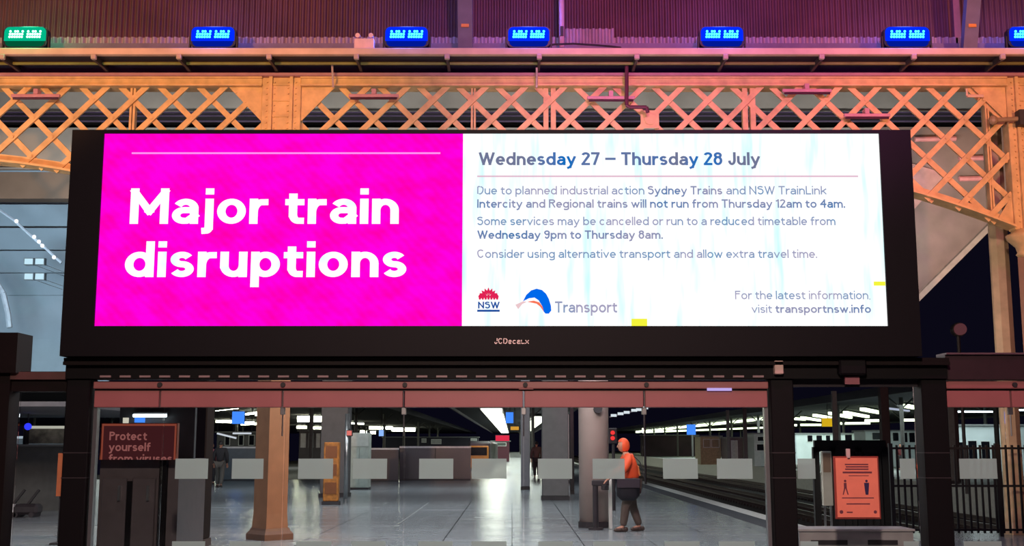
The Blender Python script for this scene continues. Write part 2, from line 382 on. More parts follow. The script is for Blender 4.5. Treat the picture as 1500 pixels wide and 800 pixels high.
# ------------------------------------------------------------------ billboard
YB = 14.0
def bx(px0, px1, py0, py1, Y0, Y1, pyr=None):
    a = P(px0, (py0+py1)/2, Y0); b = P(px1, (py0+py1)/2, Y0)
    return [a.x, b.x, Y0, Y1, P(750, py1, Y0).z, P(750, py0, Y0).z]
bb = thing('digital_billboard', 'huge black-framed digital billboard with a train disruption notice on magenta and white', 'billboard', (0, YB+.3, P(750, 522, YB).z))
cx0, cx1 = P(98, 356, YB).x, P(1341, 356, YB).x
sx0, sx1 = P(146, 337, YB).x, P(1293.5, 337, YB).x
zt, zb = P(750, 191, YB).z, P(750, 522, YB).z
szt, szb = P(750, 196, YB).z, P(750, 478, YB).z
bm = bmesh.new()
box(bm, cx0, cx1, YB+.03, YB+.5, zb, zt)
box(bm, cx0, cx1, YB-.03, YB+.03, zb, szb); box(bm, cx0, sx0, YB-.03, YB+.03, szb, zt); box(bm, sx1, cx1, YB-.03, YB+.03, szb, zt); box(bm, sx0, sx1, YB-.03, YB+.03, szt, zt)
obj('casing', bm, black_case, bb)
scr = obj('screen', B(sx0, sx1, YB+.005, YB+.03, szb, szt), mat('screen_backing', (20, 20, 20), .4), bb)
xm = P(677.5, 337, YB).x
mag = emit('magenta_pixels', (255, 0, 226), 1.0, (255, 0, 152), (3.0, 1, 5.0), .40, .95, wave=True)
obj('magenta_panel', B(sx0, xm, YB, YB+.006, szb, szt), mag, scr)
wh = emit('white_pixels', (255, 255, 255), 1.08, (205, 246, 250), (9, 1, 1.1), .52, .75)
obj('white_panel', B(xm, sx1, YB, YB+.006, szb, szt), wh, scr)
white_t = emit('white_letter_pixels', (255, 255, 255), 1.15, (215, 245, 255), (3, 1, 3), .5, .75)
YT = YB - .004
text_on('Major train', 188, 584, 328, 276, YT, white_t, scr, .0245, each=True)
text_on('disruptions', 182, 595, 406, 353.5, YT, white_t, scr, .0245, each=True)
def strip(px0, px1, py0, py1, m, nm, par, Y=YT):
    a = bx(px0, px1, py0, py1, Y, Y + .002); return obj(nm, B(*a), m, par)
strip(193, 645, 223.2, 225.6, emit('pale_pink_pixels', (255, 150, 245), 1), 'rule', scr)
headm = emit('heading_pixels', (112, 118, 150), 1, (20, 110, 190), (1.3, 1, .3), .44, .6)
bodym = emit('body_pixels', (150, 150, 182), 1, (70, 120, 175), (1.1, 1, 2.2), .42, .62)
bodyl = emit('pale_body_pixels', (165, 160, 190), 1, (110, 150, 190), (1.4, 1, 2), .42, .62)
text_on('Wednesday 27 \u2013 Thursday 28 July', 701, 1114, 242, 223, YT, headm, scr, .022)
strip(699, 1257, 257.2, 259.4, emit('rule_pixels', (225, 185, 205), 1), 'rule', scr)
text_on('Due to planned industrial action', 699, 944, 285, 272.5, YT, bodyl, scr, .006)
text_on('Sydney Trains', 949, 1058, 285, 272.5, YT, bodym, scr, .012)
text_on('and NSW TrainLink', 1064, 1211, 285, 272.5, YT, bodyl, scr, .006)
text_on('Intercity and Regional trains will not run from Thursday 12am to 4am.', 699, 1238, 304.5, 292, YT, bodym, scr, .012)
text_on('Some services may be cancelled or run to a reduced timetable from', 699, 1224, 330, 317.5, YT, bodyl, scr, .007)
text_on('Wednesday 9pm to Thursday 8am.', 699, 971, 350, 337.5, YT, bodym, scr, .016)
text_on('Consider using alternative transport and allow extra travel time.', 699, 1197, 378, 365.5, YT, bodyl, scr, .006)
text_on('For the latest information,', 1077, 1275, 438.5, 426, YT, bodyl, scr, .004)
text_on('visit', 1101, 1131, 458.5, 446.5, YT, bodyl, scr, .004)
text_on('transportnsw.info', 1136, 1276, 458.5, 446.5, YT, bodym, scr, .014)
text_on('Transport', 813, 904, 458, 441.5, YT, bodyl, scr, .010)
text_on('NSW', 700, 732, 452, 442, YT, emit('navy_pixels', (30, 80, 160), 1), scr, .02)
strip(699, 732, 453.8, 456.8, MATS['navy_pixels'], 'logo_bar', scr)
def poly_px(pts, m, nm, par, Y=YT):
    bm = bmesh.new(); prism(bm, [(P(x, y, Y).x, P(x, y, Y).z) for x, y in pts][::-1], Y, Y + .002); return obj(nm, bm, m, par)
bm = bmesh.new()
for k in range(9):                       # flower emblem: a fan of pointed petals over three base lobes
    a = math.radians(-80 + 20*k); R = 17 - abs(k-4)*.5
    c = (715.5, 436.5); d = (math.sin(a), -math.cos(a)); n = (-d[1], d[0])
    q = [(c[0]+d[0]*3, c[1]+d[1]*3), (c[0]+d[0]*11+n[0]*2.3, c[1]+d[1]*10+n[1]*2.3), (c[0]+d[0]*R, c[1]+d[1]*(R-1.5)), (c[0]+d[0]*11-n[0]*2.3, c[1]+d[1]*10-n[1]*2.3)]
    prism(bm, [(P(x, y, YT).x, P(x, y, YT).z) for x, y in q], YT, YT+.002)
for k in range(7):
    x = 703 + k*4.2; q = [(x-2.4, 434), (x, 430.5), (x+2.4, 434), (x+1.2, 439), (x-1.2, 439)]
    prism(bm, [(P(u, v, YT).x, P(u, v, YT).z) for u, v in q], YT-.001, YT+.001)
obj('flower_emblem', bm, emit('crimson_pixels', (225, 35, 85), 1), scr)
out = [(766,441.5),(771,432),(778,425.5),(786,423),(794,425),(800,430.5),(804,438),(807,448),(807.5,455),(804,459.5),(799,459.5),(796,456),(794,448),(789,440),(783,436),(775,437)]
poly_px(out, emit('blue_pixels', (0, 105, 235), 1), 'blue_arc', scr)
poly_px([(772,442),(782,440.5),(790,443),(794.5,449),(796.5,456.5),(791.5,449.5),(786,445),(779,443.5)], emit('orange_pixels', (250, 120, 90), 1), 'orange_arc', scr, YT-.001)
poly_px([(755,446.5),(766,441.5),(772,442),(765,445.5),(759,453)], emit('pale_orange_pixels', (235, 200, 205), 1), 'arc_tail', scr, YT-.001)
strip(925, 948, 467, 478.3, emit('yellow_pixels', (245, 245, 60), 1), 'yellow_patch', scr)
strip(1280, 1297, 412.5, 418.5, MATS['yellow_pixels'], 'yellow_patch', scr, )
text_on('JCDecaux', 724, 775, 504, 495.5, YB-.035, mat('maker_lettering', (255, 225, 215), .5), bb, .01, name='lettering')

# ------------------------------------------------------------------ lower frame: beam, posts, rails, glass
YG = 14.4
zbeam0, zbeam1 = P(750, 556, YG).z, P(750, 518, YG).z
xA0, xA1 = P(102, 600, YG).x, P(136, 600, YG).x
xB0, xB1 = P(1125.5, 600, YG).x, P(1159, 600, YG).x
xC0, xC1 = P(1345, 600, YG).x, P(1382, 600, YG).x
beam = thing('support_beam', 'long dark steel beam carrying the digital billboard above the glass screens', 'beam', (0, YG, zbeam0))
obj('beam_body', B(xA0, xC1, YG-.2, YG+.2, zbeam0, zb-.002 if zb-.002 < zbeam1 else zbeam1), dark_post, beam)
bm = bmesh.new(); box(bm, xA0, xC1, YG-.3, YG-.2, zbeam0+.16, zbeam0+.2); box(bm, xA0, xC1, YG-.28, YG-.2, zb-.06, zb-.01); obj('beam_flange', bm, dark_steel, beam)
slot_m = mat('pale_slot_plate', (150, 120, 125), .5)
for k in range(34):
    px = 154 + k*29
    if px > 1118: break
    a = P(px-8, 551.5, YG-.22); b = P(px+8, 551.5, YG-.22)
    obj('slot_plate', B(a.x, b.x, YG-.215, YG-.2, a.z-.012, a.z+.012), slot_m, beam)
obj('sensor_box', B(*bx(1135, 1148, 528, 548, YG-.3, YG-.2), bev=.01), mat('beige_plastic', (200, 170, 160), .5), beam)
obj('camera_housing', B(*bx(1230, 1270, 526, 549, YG-.34, YG-.2), bev=.02), black_case, beam)
obj('red_label', B(*bx(1238, 1259, 552, 563, YG-.23, YG-.2)), mat('pink_label', (150, 90, 100), .5), beam)
for (x0, x1, lb, gp) in ((xA0, xA1, 'black square post at the left end of the glass screens, below the billboard corner', 0),
                     (xB0, xB1, 'black square post with a small beige sensor box above it, right of the track view', 0),
                     (xC0, xC1, 'black square post right of the orange-red distancing poster', 0)):
    t = thing('support_post', lb, 'post', ((x0+x1)/2, YG, 0), 'black posts under the billboard')
    obj('shaft', B(x0, x1, YG-.15, YG+.15, 0, zbeam0, bev=.012), dark_post, t)
    obj('base_plate', B(x0-.05, x1+.05, YG-.2, YG+.2, 0, .02), dark_steel, t)
    for z in (1.25, 1.55): obj('joint_band', B(x0-.004, x1+.004, YG-.154, YG+.154, z, z+.012), iron, t)
# left neighbour frame
t = thing('doorway_frame', 'dark brown steel doorway frame at the left edge of the picture', 'frame', (P(-10, 600, YG).x, YG, 0))
a = P(-40, 600, YG).x; b = P(20, 600, YG).x; c = P(37, 520, YG).x
obj('post', B(a, b, YG-.15, YG+.15, 0, P(0, 545, YG).z), dark_steel, t)
obj('head_block', B(a-.6, c, YG-.25, YG+.2, P(0, 548, YG).z, P(0, 490, YG).z), dark_steel, t)
obj('lintel', B(b-.02, xA0, YG-.1, YG+.12, P(0, 574, YG).z, P(0, 545, YG).z), dark_steel, t)
obj('lintel_lip', B(b, xA0, YG-.16, YG-.1, P(0, 557, YG).z, P(0, 546, YG).z), mat('brown_lip', (88, 58, 56), .5), t)
# right neighbour beam
t = thing('side_beam', 'dark maroon steel beam running right from the last black post', 'beam', (P(1450, 540, YG).x, YG, P(1450, 556, YG).z))
xe = P(2000, 540, YG).x
obj('beam_body', B(xC1, xe, YG-.15, YG+.15, P(0, 557, YG).z, P(0, 521, YG).z), mat('maroon_steel', (48, 26, 34), .5), t)
obj('beam_flange', B(xC1, xe, YG-.2, YG+.15, P(0, 521, YG).z, P(0, 518.5, YG).z), mat('mauve_edge', (95, 70, 80), .5), t)

zr0, zr1, zr2, zr3 = P(0, 597, YG).z, P(0, 573, YG).z, P(0, 570, YG).z, P(0, 559, YG).z
def head_rail(px0, px1, joints, lb):
    x0, x1 = P(px0, 600, YG).x, P(px1, 600, YG).x
    t = thing('head_rail', lb, 'rail', ((x0+x1)/2, YG, zr0), 'rails over the glass')
    obj('upper_strip', B(x0, x1, YG-.1, YG+.06, zr2, zr3, bev=.008), salmon, t)
    obj('shadow_gap', B(x0, x1, YG-.04, YG+.04, zr1, zr2), iron, t)
    xs = [x0] + [P(j, 600, YG).x for j in joints] + [x1]
    for u, v in zip(xs, xs[1:]): obj('rail_cover', B(u+.012, v-.012, YG-.08, YG+.08, zr0, zr1, bev=.006), salmon, t)
    for j in joints:
        x = P(j, 560, YG).x; bm = bmesh.new(); cyl(bm, (x+.02, YG-.13, zr3-.045), (x+.02, YG-.1, zr3-.045), .03); obj('bolt', bm, iron, t)
    return t
head_rail(139, 1124, (236, 415, 592, 767, 943), 'long salmon metal rail over the row of glass panels')
head_rail(1382, 2000, (1478, 1655, 1832), 'short salmon metal rail over the glass right of the last black post')
struct('trim_3', B(*([P(760, 570, YG).x, P(781, 570, YG).x, YG-.12, YG-.09, zr2-.01, zr2+.0])), salmon)
# lilac reflection on the rail, made as a glowing strip
o = obj('lilac_reflection', B(*bx(1036, 1072, 568.5, 572.5, YG-.12, YG-.1)), emit('lilac_glow', (190, 170, 235), 1)); tag(o, 'small lilac reflection strip glowing on the rail above the track view', 'lamp')

film_w = 50
def glass_panel(px0, px1, squares, lb, m=glass, top=None, group='glass panels'):
    x0, x1 = P(px0, 700, YG).x, P(px1, 700, YG).x
    zt_ = zr0 if top is None else top
    t = thing('glass_screen', lb, 'glass', ((x0+x1)/2, YG, .01), group)
    obj('pane', B(x0+.008, x1-.008, YG-.008, YG+.008, .02, zt_), m, t)
    for s0, s1 in squares:
        for py0, py1 in ((672, 701.5), (793, 822)):
            a = P(s0, 687, YG).x; b = P(s1, 687, YG).x
            obj('frosted_marker', B(a, b, YG-.012, YG-.009, P(0, py1, YG).z, P(0, py0, YG).z), frost, t)
    bm = bmesh.new(); box(bm, x0, x1, YG-.03, YG+.03, 0, .06); obj('bottom_rail', bm, chrome, t)
    return t
glass_panel(133, 236, (), 'narrow glass panel beside the left black post, in front of the text display')
glass_panel(236, 415, ((257, 305), (340, 386)), 'glass panel with the dark column behind, two frosted squares')
glass_panel(415, 592, ((437, 488), (517, 567)), 'glass panel just right of the big cream column, two frosted squares')
glass_panel(592, 767, ((614, 664), (691, 742)), 'middle glass panel in front of the bright canopy light, two frosted squares')
glass_panel(767, 943, ((788, 838), (868, 915)), 'glass panel in front of the person in orange, two frosted squares')
glass_panel(943, 1124, ((971, 1022), (1050, 1102)), 'glass panel left of the second black post, in front of the platform edge')
glass_panel(1162, 1345, ((1168, 1194), (1318, 1340)), 'taller glass panel between the second and third black posts, before the poster', top=P(0, 566, YG).z)
glass_panel(1384, 1478, ((1405, 1460),), 'glass panel right of the third black post, one frosted square')
glass_panel(1478, 1655, (), 'glass panel at the right edge of the picture')
glass_panel(22, 100, (), 'glass panel in the doorway frame at the far left', top=P(0, 575, YG).z)
bm = bmesh.new(); a = bx(1160, 1345, 564, 566.5, YG, YG); box(bm, a[0], a[1], YG-.02, YG+.02, P(0, 567, YG).z, zbeam0); 
tag(obj('glass_head_bar', bm, mat('dark_head_bar', (34, 30, 36), .4)), 'thin dark bar over the tall glass panel left of the third black post', 'bar')
bm = bmesh.new()
def side_strip(px, lb):
    x = P(px, 700, YG).x
    tag(obj('steel_jamb', B(x-.022, x+.022, YG-.05, YG+.05, 0, zr0), chrome), lb, 'jamb')
side_strip(137, 'bright steel jamb right of the left black post')
side_strip(1124, 'bright steel jamb left of the second black post')
side_strip(1162, 'bright steel jamb right of the second black post')
for j, nm in ((415, 'in front of the cream column'), (592, 'over the open tiled floor left of the bright canopy'), (767, 'over the thin grey post'), (943, 'above the person in orange'), (1478, 'in front of the right-hand cream column')):
    x = P(j, 600, YG).x
    t = thing('patch_fitting', 'steel glass clamp ' + nm, 'clamp', (x, YG-.04, zr0-.25), 'glass clamps')
    obj('clamp_plate', B(x-.03, x+.03, YG-.045, YG-.012, zr0-.09, zr0, bev=.006), chrome, t)
    bm = bmesh.new(); cyl(bm, (x, YG-.03, zr0-.35), (x, YG-.03, zr0-.09), .009, n=6); obj('clamp_rod', bm, chrome, t)

# ------------------------------------------------------------------ iron truss
YTR = 21.0
SC = (P(751, 150, YTR).x - P(750, 150, YTR).x)
ztop = P(0, 112, YTR-.2).z; zch = P(0, 126, YTR-.17).z
def archz(d_px):
    d = max(25, min(546, d_px)); k = ((546 - d) / 521.0) ** 2.12
    return P(0, 232 + 103*k, YTR).z
def span(c0, c1, anchor, lb, xlim0, xlim1, posts):
    """lattice truss between column centres c0, c1 (photograph x); anchor = a lattice crossing"""
    X = lambda px: P(px, 150, YTR).x
    x0, x1 = X(c0), X(c1); mid = (x0 + x1)/2; half = (x1 - x0)/2
    t = thing('lattice_truss', lb, 'truss', (mid, YTR, P(0, 232, YTR).z), 'riveted lattice trusses')
    def az(x):
        return archz((half - abs(x - mid)) / SC)
    def inside(x, z):
        dcol = half - abs(x - mid)
        if dcol < 30*SC or z > zch or z < az(x) or x < xlim0 or x > xlim1: return False
        dz = (zch - z)/SC
        if dcol/SC - 30 + dz < 46: return False
        return True
    # chords
    xa, xb = max(x0 + 28*SC, xlim0), min(x1 - 28*SC, xlim1)
    bm = bmesh.new(); box(bm, xa, xb, YTR-.16, YTR+.16, zch+.02, ztop, bev=.01); box(bm, xa, xb, YTR-.2, YTR+.2, ztop-.03, ztop); box(bm, xa, xb, YTR-.2, YTR+.2, zch, zch+.03)
    obj('top_chord', bm, cream, t)
    bm = bmesh.new(); N = 48; h = .15
    pts = [(xa + (xb-xa)*i/N) for i in range(N+1)]
    for (w0, lo, hi) in ((.2, -.02, .02), (.05, .02, h)):
        prev = None
        for x in pts:
            z = az(x); q = [bm.verts.new((x, YTR-w0, z+lo)), bm.verts.new((x, YTR+w0, z+lo)), bm.verts.new((x, YTR+w0, z+hi)), bm.verts.new((x, YTR-w0, z+hi))]
            if prev:
                for i in range(4): bm.faces.new((prev[i], prev[(i+1)%4], q[(i+1)%4], q[i]))
            else: bm.faces.new(q[::-1])
            prev = q
        bm.faces.new(prev)
    obj('arch_chord', bm, cream, t)
    # lattice bars
    A = P(anchor[0], anchor[1], YTR); p = 57.4*SC
    for s in (1, -1):
        k0 = int((xa - A.x)/p) - 8; k1 = int((xb - A.x)/p) + 8
        for k in range(k0, k1+1):
            seg = None; segs = []
            for i in range(-260, 200):
                tt = i*.02; x = A.x + k*p + s*tt; z = A.z + tt
                if inside(x, z):
                    if seg is None: seg = [(x, z), (x, z)]
                    seg[1] = (x, z)
                elif seg: segs.append(seg); seg = None
            if seg: segs.append(seg)
            for (a, b) in segs:
                if abs(a[0]-b[0]) < .12: continue
                yy = YTR - .06 if s > 0 else YTR + .0
                e = .05
                bm = bmesh.new(); bar(bm, (a[0]-s*e, yy, a[1]-e), (b[0]+s*e, yy, b[1]+e), .105, .045, up=(0, 1, 0))
                obj('lattice_bar', bm, cream, t)
    # rivet heads at the crossings
    bm = bmesh.new()
    for r in range(-8, 8):
        for k in range(-30, 30):
            x = A.x + k*p + (r % 2)*p/2; z = A.z + r*p/2
            if inside(x, z): cyl(bm, (x, YTR-.105, z), (x, YTR-.08, z), .03, .018, n=6)
    o = obj('rivets', bm, cream, t); o['kind'] = 'stuff'
    # corner gussets
    for cpx, s in ((c0, 1), (c1, -1)):
        xc = X(cpx)
        if not (xlim0 <= xc <= xlim1): continue
        q = [(xc + s*28*SC, zch+.01), (xc + s*78*SC, zch+.01), (xc + s*30*SC, zch - 50*SC), (xc + s*28*SC, zch - 50*SC)]
        bm = bmesh.new(); prism(bm, q, YTR-.09, YTR-.07)
        for i in range(7): cyl(bm, (xc + s*(74-i*7)*SC, YTR-.1, zch - (1+i*7)*SC), (xc + s*(74-i*7)*SC, YTR-.085, zch - (1+i*7)*SC), .018, n=6)
        obj('gusset_plate', bm, cream, t)
        zlow = az(xc + s*30*SC)
        q = [(xc + s*28*SC, zlow), (xc + s*52*SC, az(xc + s*52*SC)), (xc + s*28*SC, zlow + 46*SC)]
        bm = bmesh.new(); prism(bm, q, YTR-.09, YTR-.07); obj('gusset_plate', bm, cream, t)
    for (px0, px1) in posts:
        bm = bmesh.new(); x_, x2 = X(px0), X(px1); zz = az((x_+x2)/2)
        wd = (x2-x_)*.4
        box(bm, x_, x_+wd, YTR-.03, YTR+.1, zz, zch); box(bm, x2-wd, x2, YTR-.03, YTR+.1, zz, zch)
        obj('stiffener_post', bm, cream, t)
    return t
span(-671, 414, (224, 175), 'riveted lattice truss left of the first iron pilaster', P(-60, 150, YTR).x, 99, [(191, 199)])
tr = span(414, 1499, (951, 176), 'wide riveted lattice truss behind the top of the billboard', -99, 99, [(690, 697), (796, 814), (1087, 1106), (1441, 1447)])
# square plate in the middle of the main truss
a = P(951, 177, YTR); bm = bmesh.new(); bar(bm, (a.x-.17, YTR-.09, a.z), (a.x+.17, YTR-.09, a.z), .34, .03, up=(0, 1, 0)); cyl(bm, (a.x, YTR-.13, a.z), (a.x, YTR-.1, a.z), .11, n=12)
obj('centre_plate', bm, cream, tr)

def iron_column(cpx, lb):
    X = P(cpx, 150, YTR).x
    t = thing('iron_column', lb, 'column', (X, YTR, 0), 'cream iron columns')
    zc = P(0, 338, YTR).z
    bm = bmesh.new(); box(bm, X-28.5*SC, X+28.5*SC, YTR-.14, YTR+.14, zc, ztop, bev=.01); obj('pilaster', bm, cream, t)
    bm = bmesh.new()
    for s in (-1, 1): box(bm, X+s*15*SC-.03, X+s*15*SC+.03, YTR-.2, YTR-.14, zc, ztop)
    obj('pilaster_rib', bm, cream, t)
    for k in range(9):
        z = ztop - .16 - k*.3
        obj('batten_plate', B(X-12*SC, X+12*SC, YTR-.165, YTR-.14, z, z+.035), cream, t)
    bm = bmesh.new()
    for k in range(26):
        for s in (-1, 1):
            for q in (10, 21): cyl(bm, (X+s*q*SC, YTR-.17, ztop-.1-k*.11), (X+s*q*SC, YTR-.14, ztop-.1-k*.11), .014, n=5)
    o = obj('rivets', bm, cream, t); o['kind'] = 'stuff'
    bm = bmesh.new(); lathe(bm, (X, YTR, zc-.5), [(.24, 0), (.30, .06), (.27, .1), (.30, .2), (.44, .34), (.46, .42), (.36, .44), (.36, .5)], 16); obj('capital', bm, cream, t, True)
    bm = bmesh.new()
    r = .30; rot = 0
    lathe(bm, (X, YTR, .1), [(r*1.10, 0), (r, .35), (r*.98, zc-.6)], 4, rot)
    obj('shaft', bm, mat('shade_darkened_cream', (126, 90, 66), .5, 0, .12, 4), t)  # cream darkened in the colour itself, so the left face reads as shaded
    bm = bmesh.new(); lathe(bm, (X, YTR, 0), [(.42, 0), (.42, .1), (.36, .16), (.34, .2)], 4, rot); obj('base', bm, mat('brown_column_base', (90, 62, 48), .6), t)
iron_column(414, 'cream iron column with riveted pilaster, rising behind the magenta half of the billboard')
iron_column(1499, 'cream iron column with riveted pilaster and moulded capital, cut by the right edge')
# slim column behind the right end
a = P(1457, 330, 22.2); b = P(1484, 330, 22.2); r = (b.x-a.x)/2
xc_ = P(1484, 700, 22.2).x
t = thing('slim_column', 'slim cream column seen above and below the maroon side beam at right', 'column', (xc_, 22.2, 0))
bm = bmesh.new(); lathe(bm, (xc_, 22.2, 0), [(r*1.15, .3), (r*1.02, .45), (r*.98, 8.3)], 8, .2); obj('shaft', bm, cream2, t)
bm = bmesh.new(); lathe(bm, (xc_, 22.2, 0), [(r*1.5, 0), (r*1.5, .12), (r*1.2, .22), (r*1.2, .3)], 8, .2); obj('base', bm, cream2, t)

# batten lamps hung in the truss
fix = mat('pink_batten_housing', (190, 130, 140), .4)
for (px0, px1, py, nm) in ((17, 88, 140.5, 'at the far left of the left truss'), (511, 584, 140.5, 'above the letters of the magenta half'), (860, 930, 143.5, 'left of the bent conduit'),
                       (1146, 1218, 133, 'above the word July'), (1236, 1304, 169, 'near the right end of the screen')):
    a = P(px0, py, YTR-.3); b = P(px1, py, YTR-.3)
    t = thing('batten_light', 'thin unlit tube fitting hung across the lattice, ' + nm, 'light', ((a.x+b.x)/2, YTR-.3, a.z), 'tube fittings in the truss')
    bm = bmesh.new(); box(bm, a.x, b.x, YTR-.33, YTR-.27, a.z-.03, a.z+.03, bev=.008); obj('housing', bm, fix, t)
    bm = bmesh.new(); cyl(bm, (a.x+.03, YTR-.3, a.z-.05), (b.x-.03, YTR-.3, a.z-.05), .02, n=8); obj('tube', bm, mat('dark_tube', (70, 30, 50), .3), t)
    m_ = (a.x+b.x)/2; bm = bmesh.new(); box(bm, m_-.04, m_+.04, YTR-.33, YTR-.16, a.z+.03, a.z+.13); obj('bracket', bm, fix, t)

# ------------------------------------------------------------------ ledge, soffit, upper wall
zs = P(0, 105, YTR).z; yf = 20.03; zl = P(0, 79.5, yf).z; zl2 = P(0, 70, yf).z
XW0, XW1 = -16.0, 16.0
zs = zl
struct('trim_4', B(XW0, XW1, yf, yf+.12, zl, zl2, bev=.01), ledge_m)
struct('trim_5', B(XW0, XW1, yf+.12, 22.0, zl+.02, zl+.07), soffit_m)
YW = 21.2
bm = bmesh.new(); box(bm, XW0, XW1, YTR-.25, YTR+.09, ztop, P(0, 106, YTR-.25).z, bev=.01); struct('trim_6', bm, mat('mauve_lip', (170, 115, 125), .5, 0, .1))
struct('trim_7', B(XW0, XW1, YTR+.1, YTR+.2, ztop, zl+.02), purple)
# olive pipe runs under the soffit
for i, (yy, w_) in enumerate(((20.45, .03), (20.7, .02))):
    bm = bmesh.new(); cyl(bm, (XW0, yy, P(0, 93-i*6, yy).z), (XW1, yy, P(0, 93-i*6, yy).z), w_, n=8)
    tag(obj('service_pipe', bm, olive, smooth=True), ('thicker olive pipe' if i == 0 else 'thinner olive pipe') + ' running along under the ledge above the truss', 'pipe', 'pipes under the ledge')
names_b = ['at the far left edge', 'right of the green floodlight', 'left of the leftmost blue floodlight', 'over the first iron pilaster', 'under the emergency lamp box', 'under the third post of the upper wall', 'right of the middle floodlight', 'over the bent conduit', 'under the floodlight above the white panel', 'over the word July', 'right of the floodlight at upper right', 'near the right edge of the picture']
for px, nm in zip((3, 137, 262, 394, 522, 655, 790, 933, 1063, 1204, 1339, 1469), names_b):
    x = P(px, 80, yf).x
    t = thing('ledge_bracket', 'dark iron bracket under the ledge, ' + nm, 'bracket', (x, yf, zl-.3), 'brackets under the ledge')
    bm = bmesh.new(); bar(bm, (x, yf+.02, zl-.02), (x, YTR-.25, zl-.04), .05, .10); bar(bm, (x, yf+.05, zl-.08), (x, YTR-.2, ztop+.12), .045, .05); obj('arm', bm, iron, t)
    bm = bmesh.new(); box(bm, x-.045, x+.045, yf-.02, yf+.06, zl-.09, zl+.0, bev=.01); obj('end_clip', bm, mat('pale_clip', (190, 160, 150), .5), t)
# corrugated wall
def corr(x0, x1, y, z0, z1, pitch, depth):
    bm = bmesh.new(); n = int((x1-x0)/pitch*4); prev = None
    for i in range(n+1):
        x = x0 + (x1-x0)*i/n; d = (0, depth, depth, 0)[i % 4] if True else 0
        q = (bm.verts.new((x, y-d, z0)), bm.verts.new((x, y-d, z1)))
        if prev: bm.faces.new((prev[0], q[0], q[1], prev[1]))
        prev = q
    return bm
struct('wall_back', corr(XW0, XW1, YW, zl2-.1, zl2+2.4, .105, .04), sheet)
zk0, zk1 = P(0, 66, YW-.2).z, P(0, 53, YW-.2).z
tag(obj('corrugated_skirting', corr(XW0, XW1, YW-.12, P(0, 70, YW).z-.12, zk1, .135, .05), sheet2), 'low pinkish corrugated strip along the foot of the upper wall', 'cladding')
a = P(828, 55, YW-.2); b = P(899, 55, YW-.2)
tag(obj('corrugated_patch', corr(a.x, b.x, YW-.18, zk0-.1, P(0, 42, YW-.2).z, .12, .04), sheet2), 'taller pink corrugated piece right of the thin pole', 'cladding')
struct('trim_8', B(XW0, XW1, YW-.28, YW-.2, P(0, 70, YW).z-.1, P(0, 64, YW-.25).z), mat('lilac_flashing', (110, 88, 108), .5))
# raking struts on the upper wall
for (px, wd, lb) in ((681, 22, 'raking painted post on the upper wall between two blue floodlights'), (1419, 21, 'raking painted post on the upper wall near the right edge')):
    x = P(px+1 if px < 750 else px-2, 70, yf+.4).x; w_ = wd*.0121
    t = thing('raking_post', lb, 'post', (x, yf+.4, zl2), 'raking posts on the upper wall')
    bm = bmesh.new(); bar(bm, (x, yf+.4, zl+.06), (x, yf+.4-.75, zl2+2.0), w_, .16, up=(0, 1, 0)); obj('shaft', bm, mat('post_paint', (104, 90, 100), .6), t)
    bm = bmesh.new(); zz = P(px, 34, yf).z
    k = (zz-zl2)/2.0; yy = yf+.4-.75*k-.09
    box(bm, x-.07, x+.07, yy-.03, yy, zz-.03, zz+.03); obj('amber_plate', bm, mat('amber_plate', (225, 140, 60), .4), t)
x = P(1402, 40, YW-.1).x
tag(obj('wall_batten', B(x-.06, x+.06, YW-.12, YW-.05, zl2, zl2+2.4), mat('batten_paint', (130, 80, 95), .6)), 'flat vertical batten on the corrugated wall left of the right raking post', 'batten')
x = P(823, 60, yf+.5).x
t = thing('thin_pole', 'thin pale pole rising from the ledge right of the middle floodlight', 'pole', (x, yf+.5, zl2))
bm = bmesh.new(); cyl(bm, (x, yf+.5, zl+.07), (x, yf+.5, zl2+2.2), .05, n=8); obj('pole', bm, mat('pale_pole', (190, 150, 165), .5), t)
bm = bmesh.new(); box(bm, x-.03, x+.03, yf+.42, yf+.5, P(0, 40, yf).z, P(0, 26, yf).z); obj('clip', bm, iron, t)
# cable beside pole
bm = bmesh.new(); pts = [P(px, py, yf+.2) for px, py in ((760, 71), (790, 70), (812, 65), (840, 64), (870, 66), (895, 68), (910, 70))]
for u, v in zip(pts, pts[1:]): cyl(bm, u, v, .018, n=6)
tag(obj('loose_cable', bm, iron), 'dark loose cable lying along the ledge around the thin pole', 'cable')

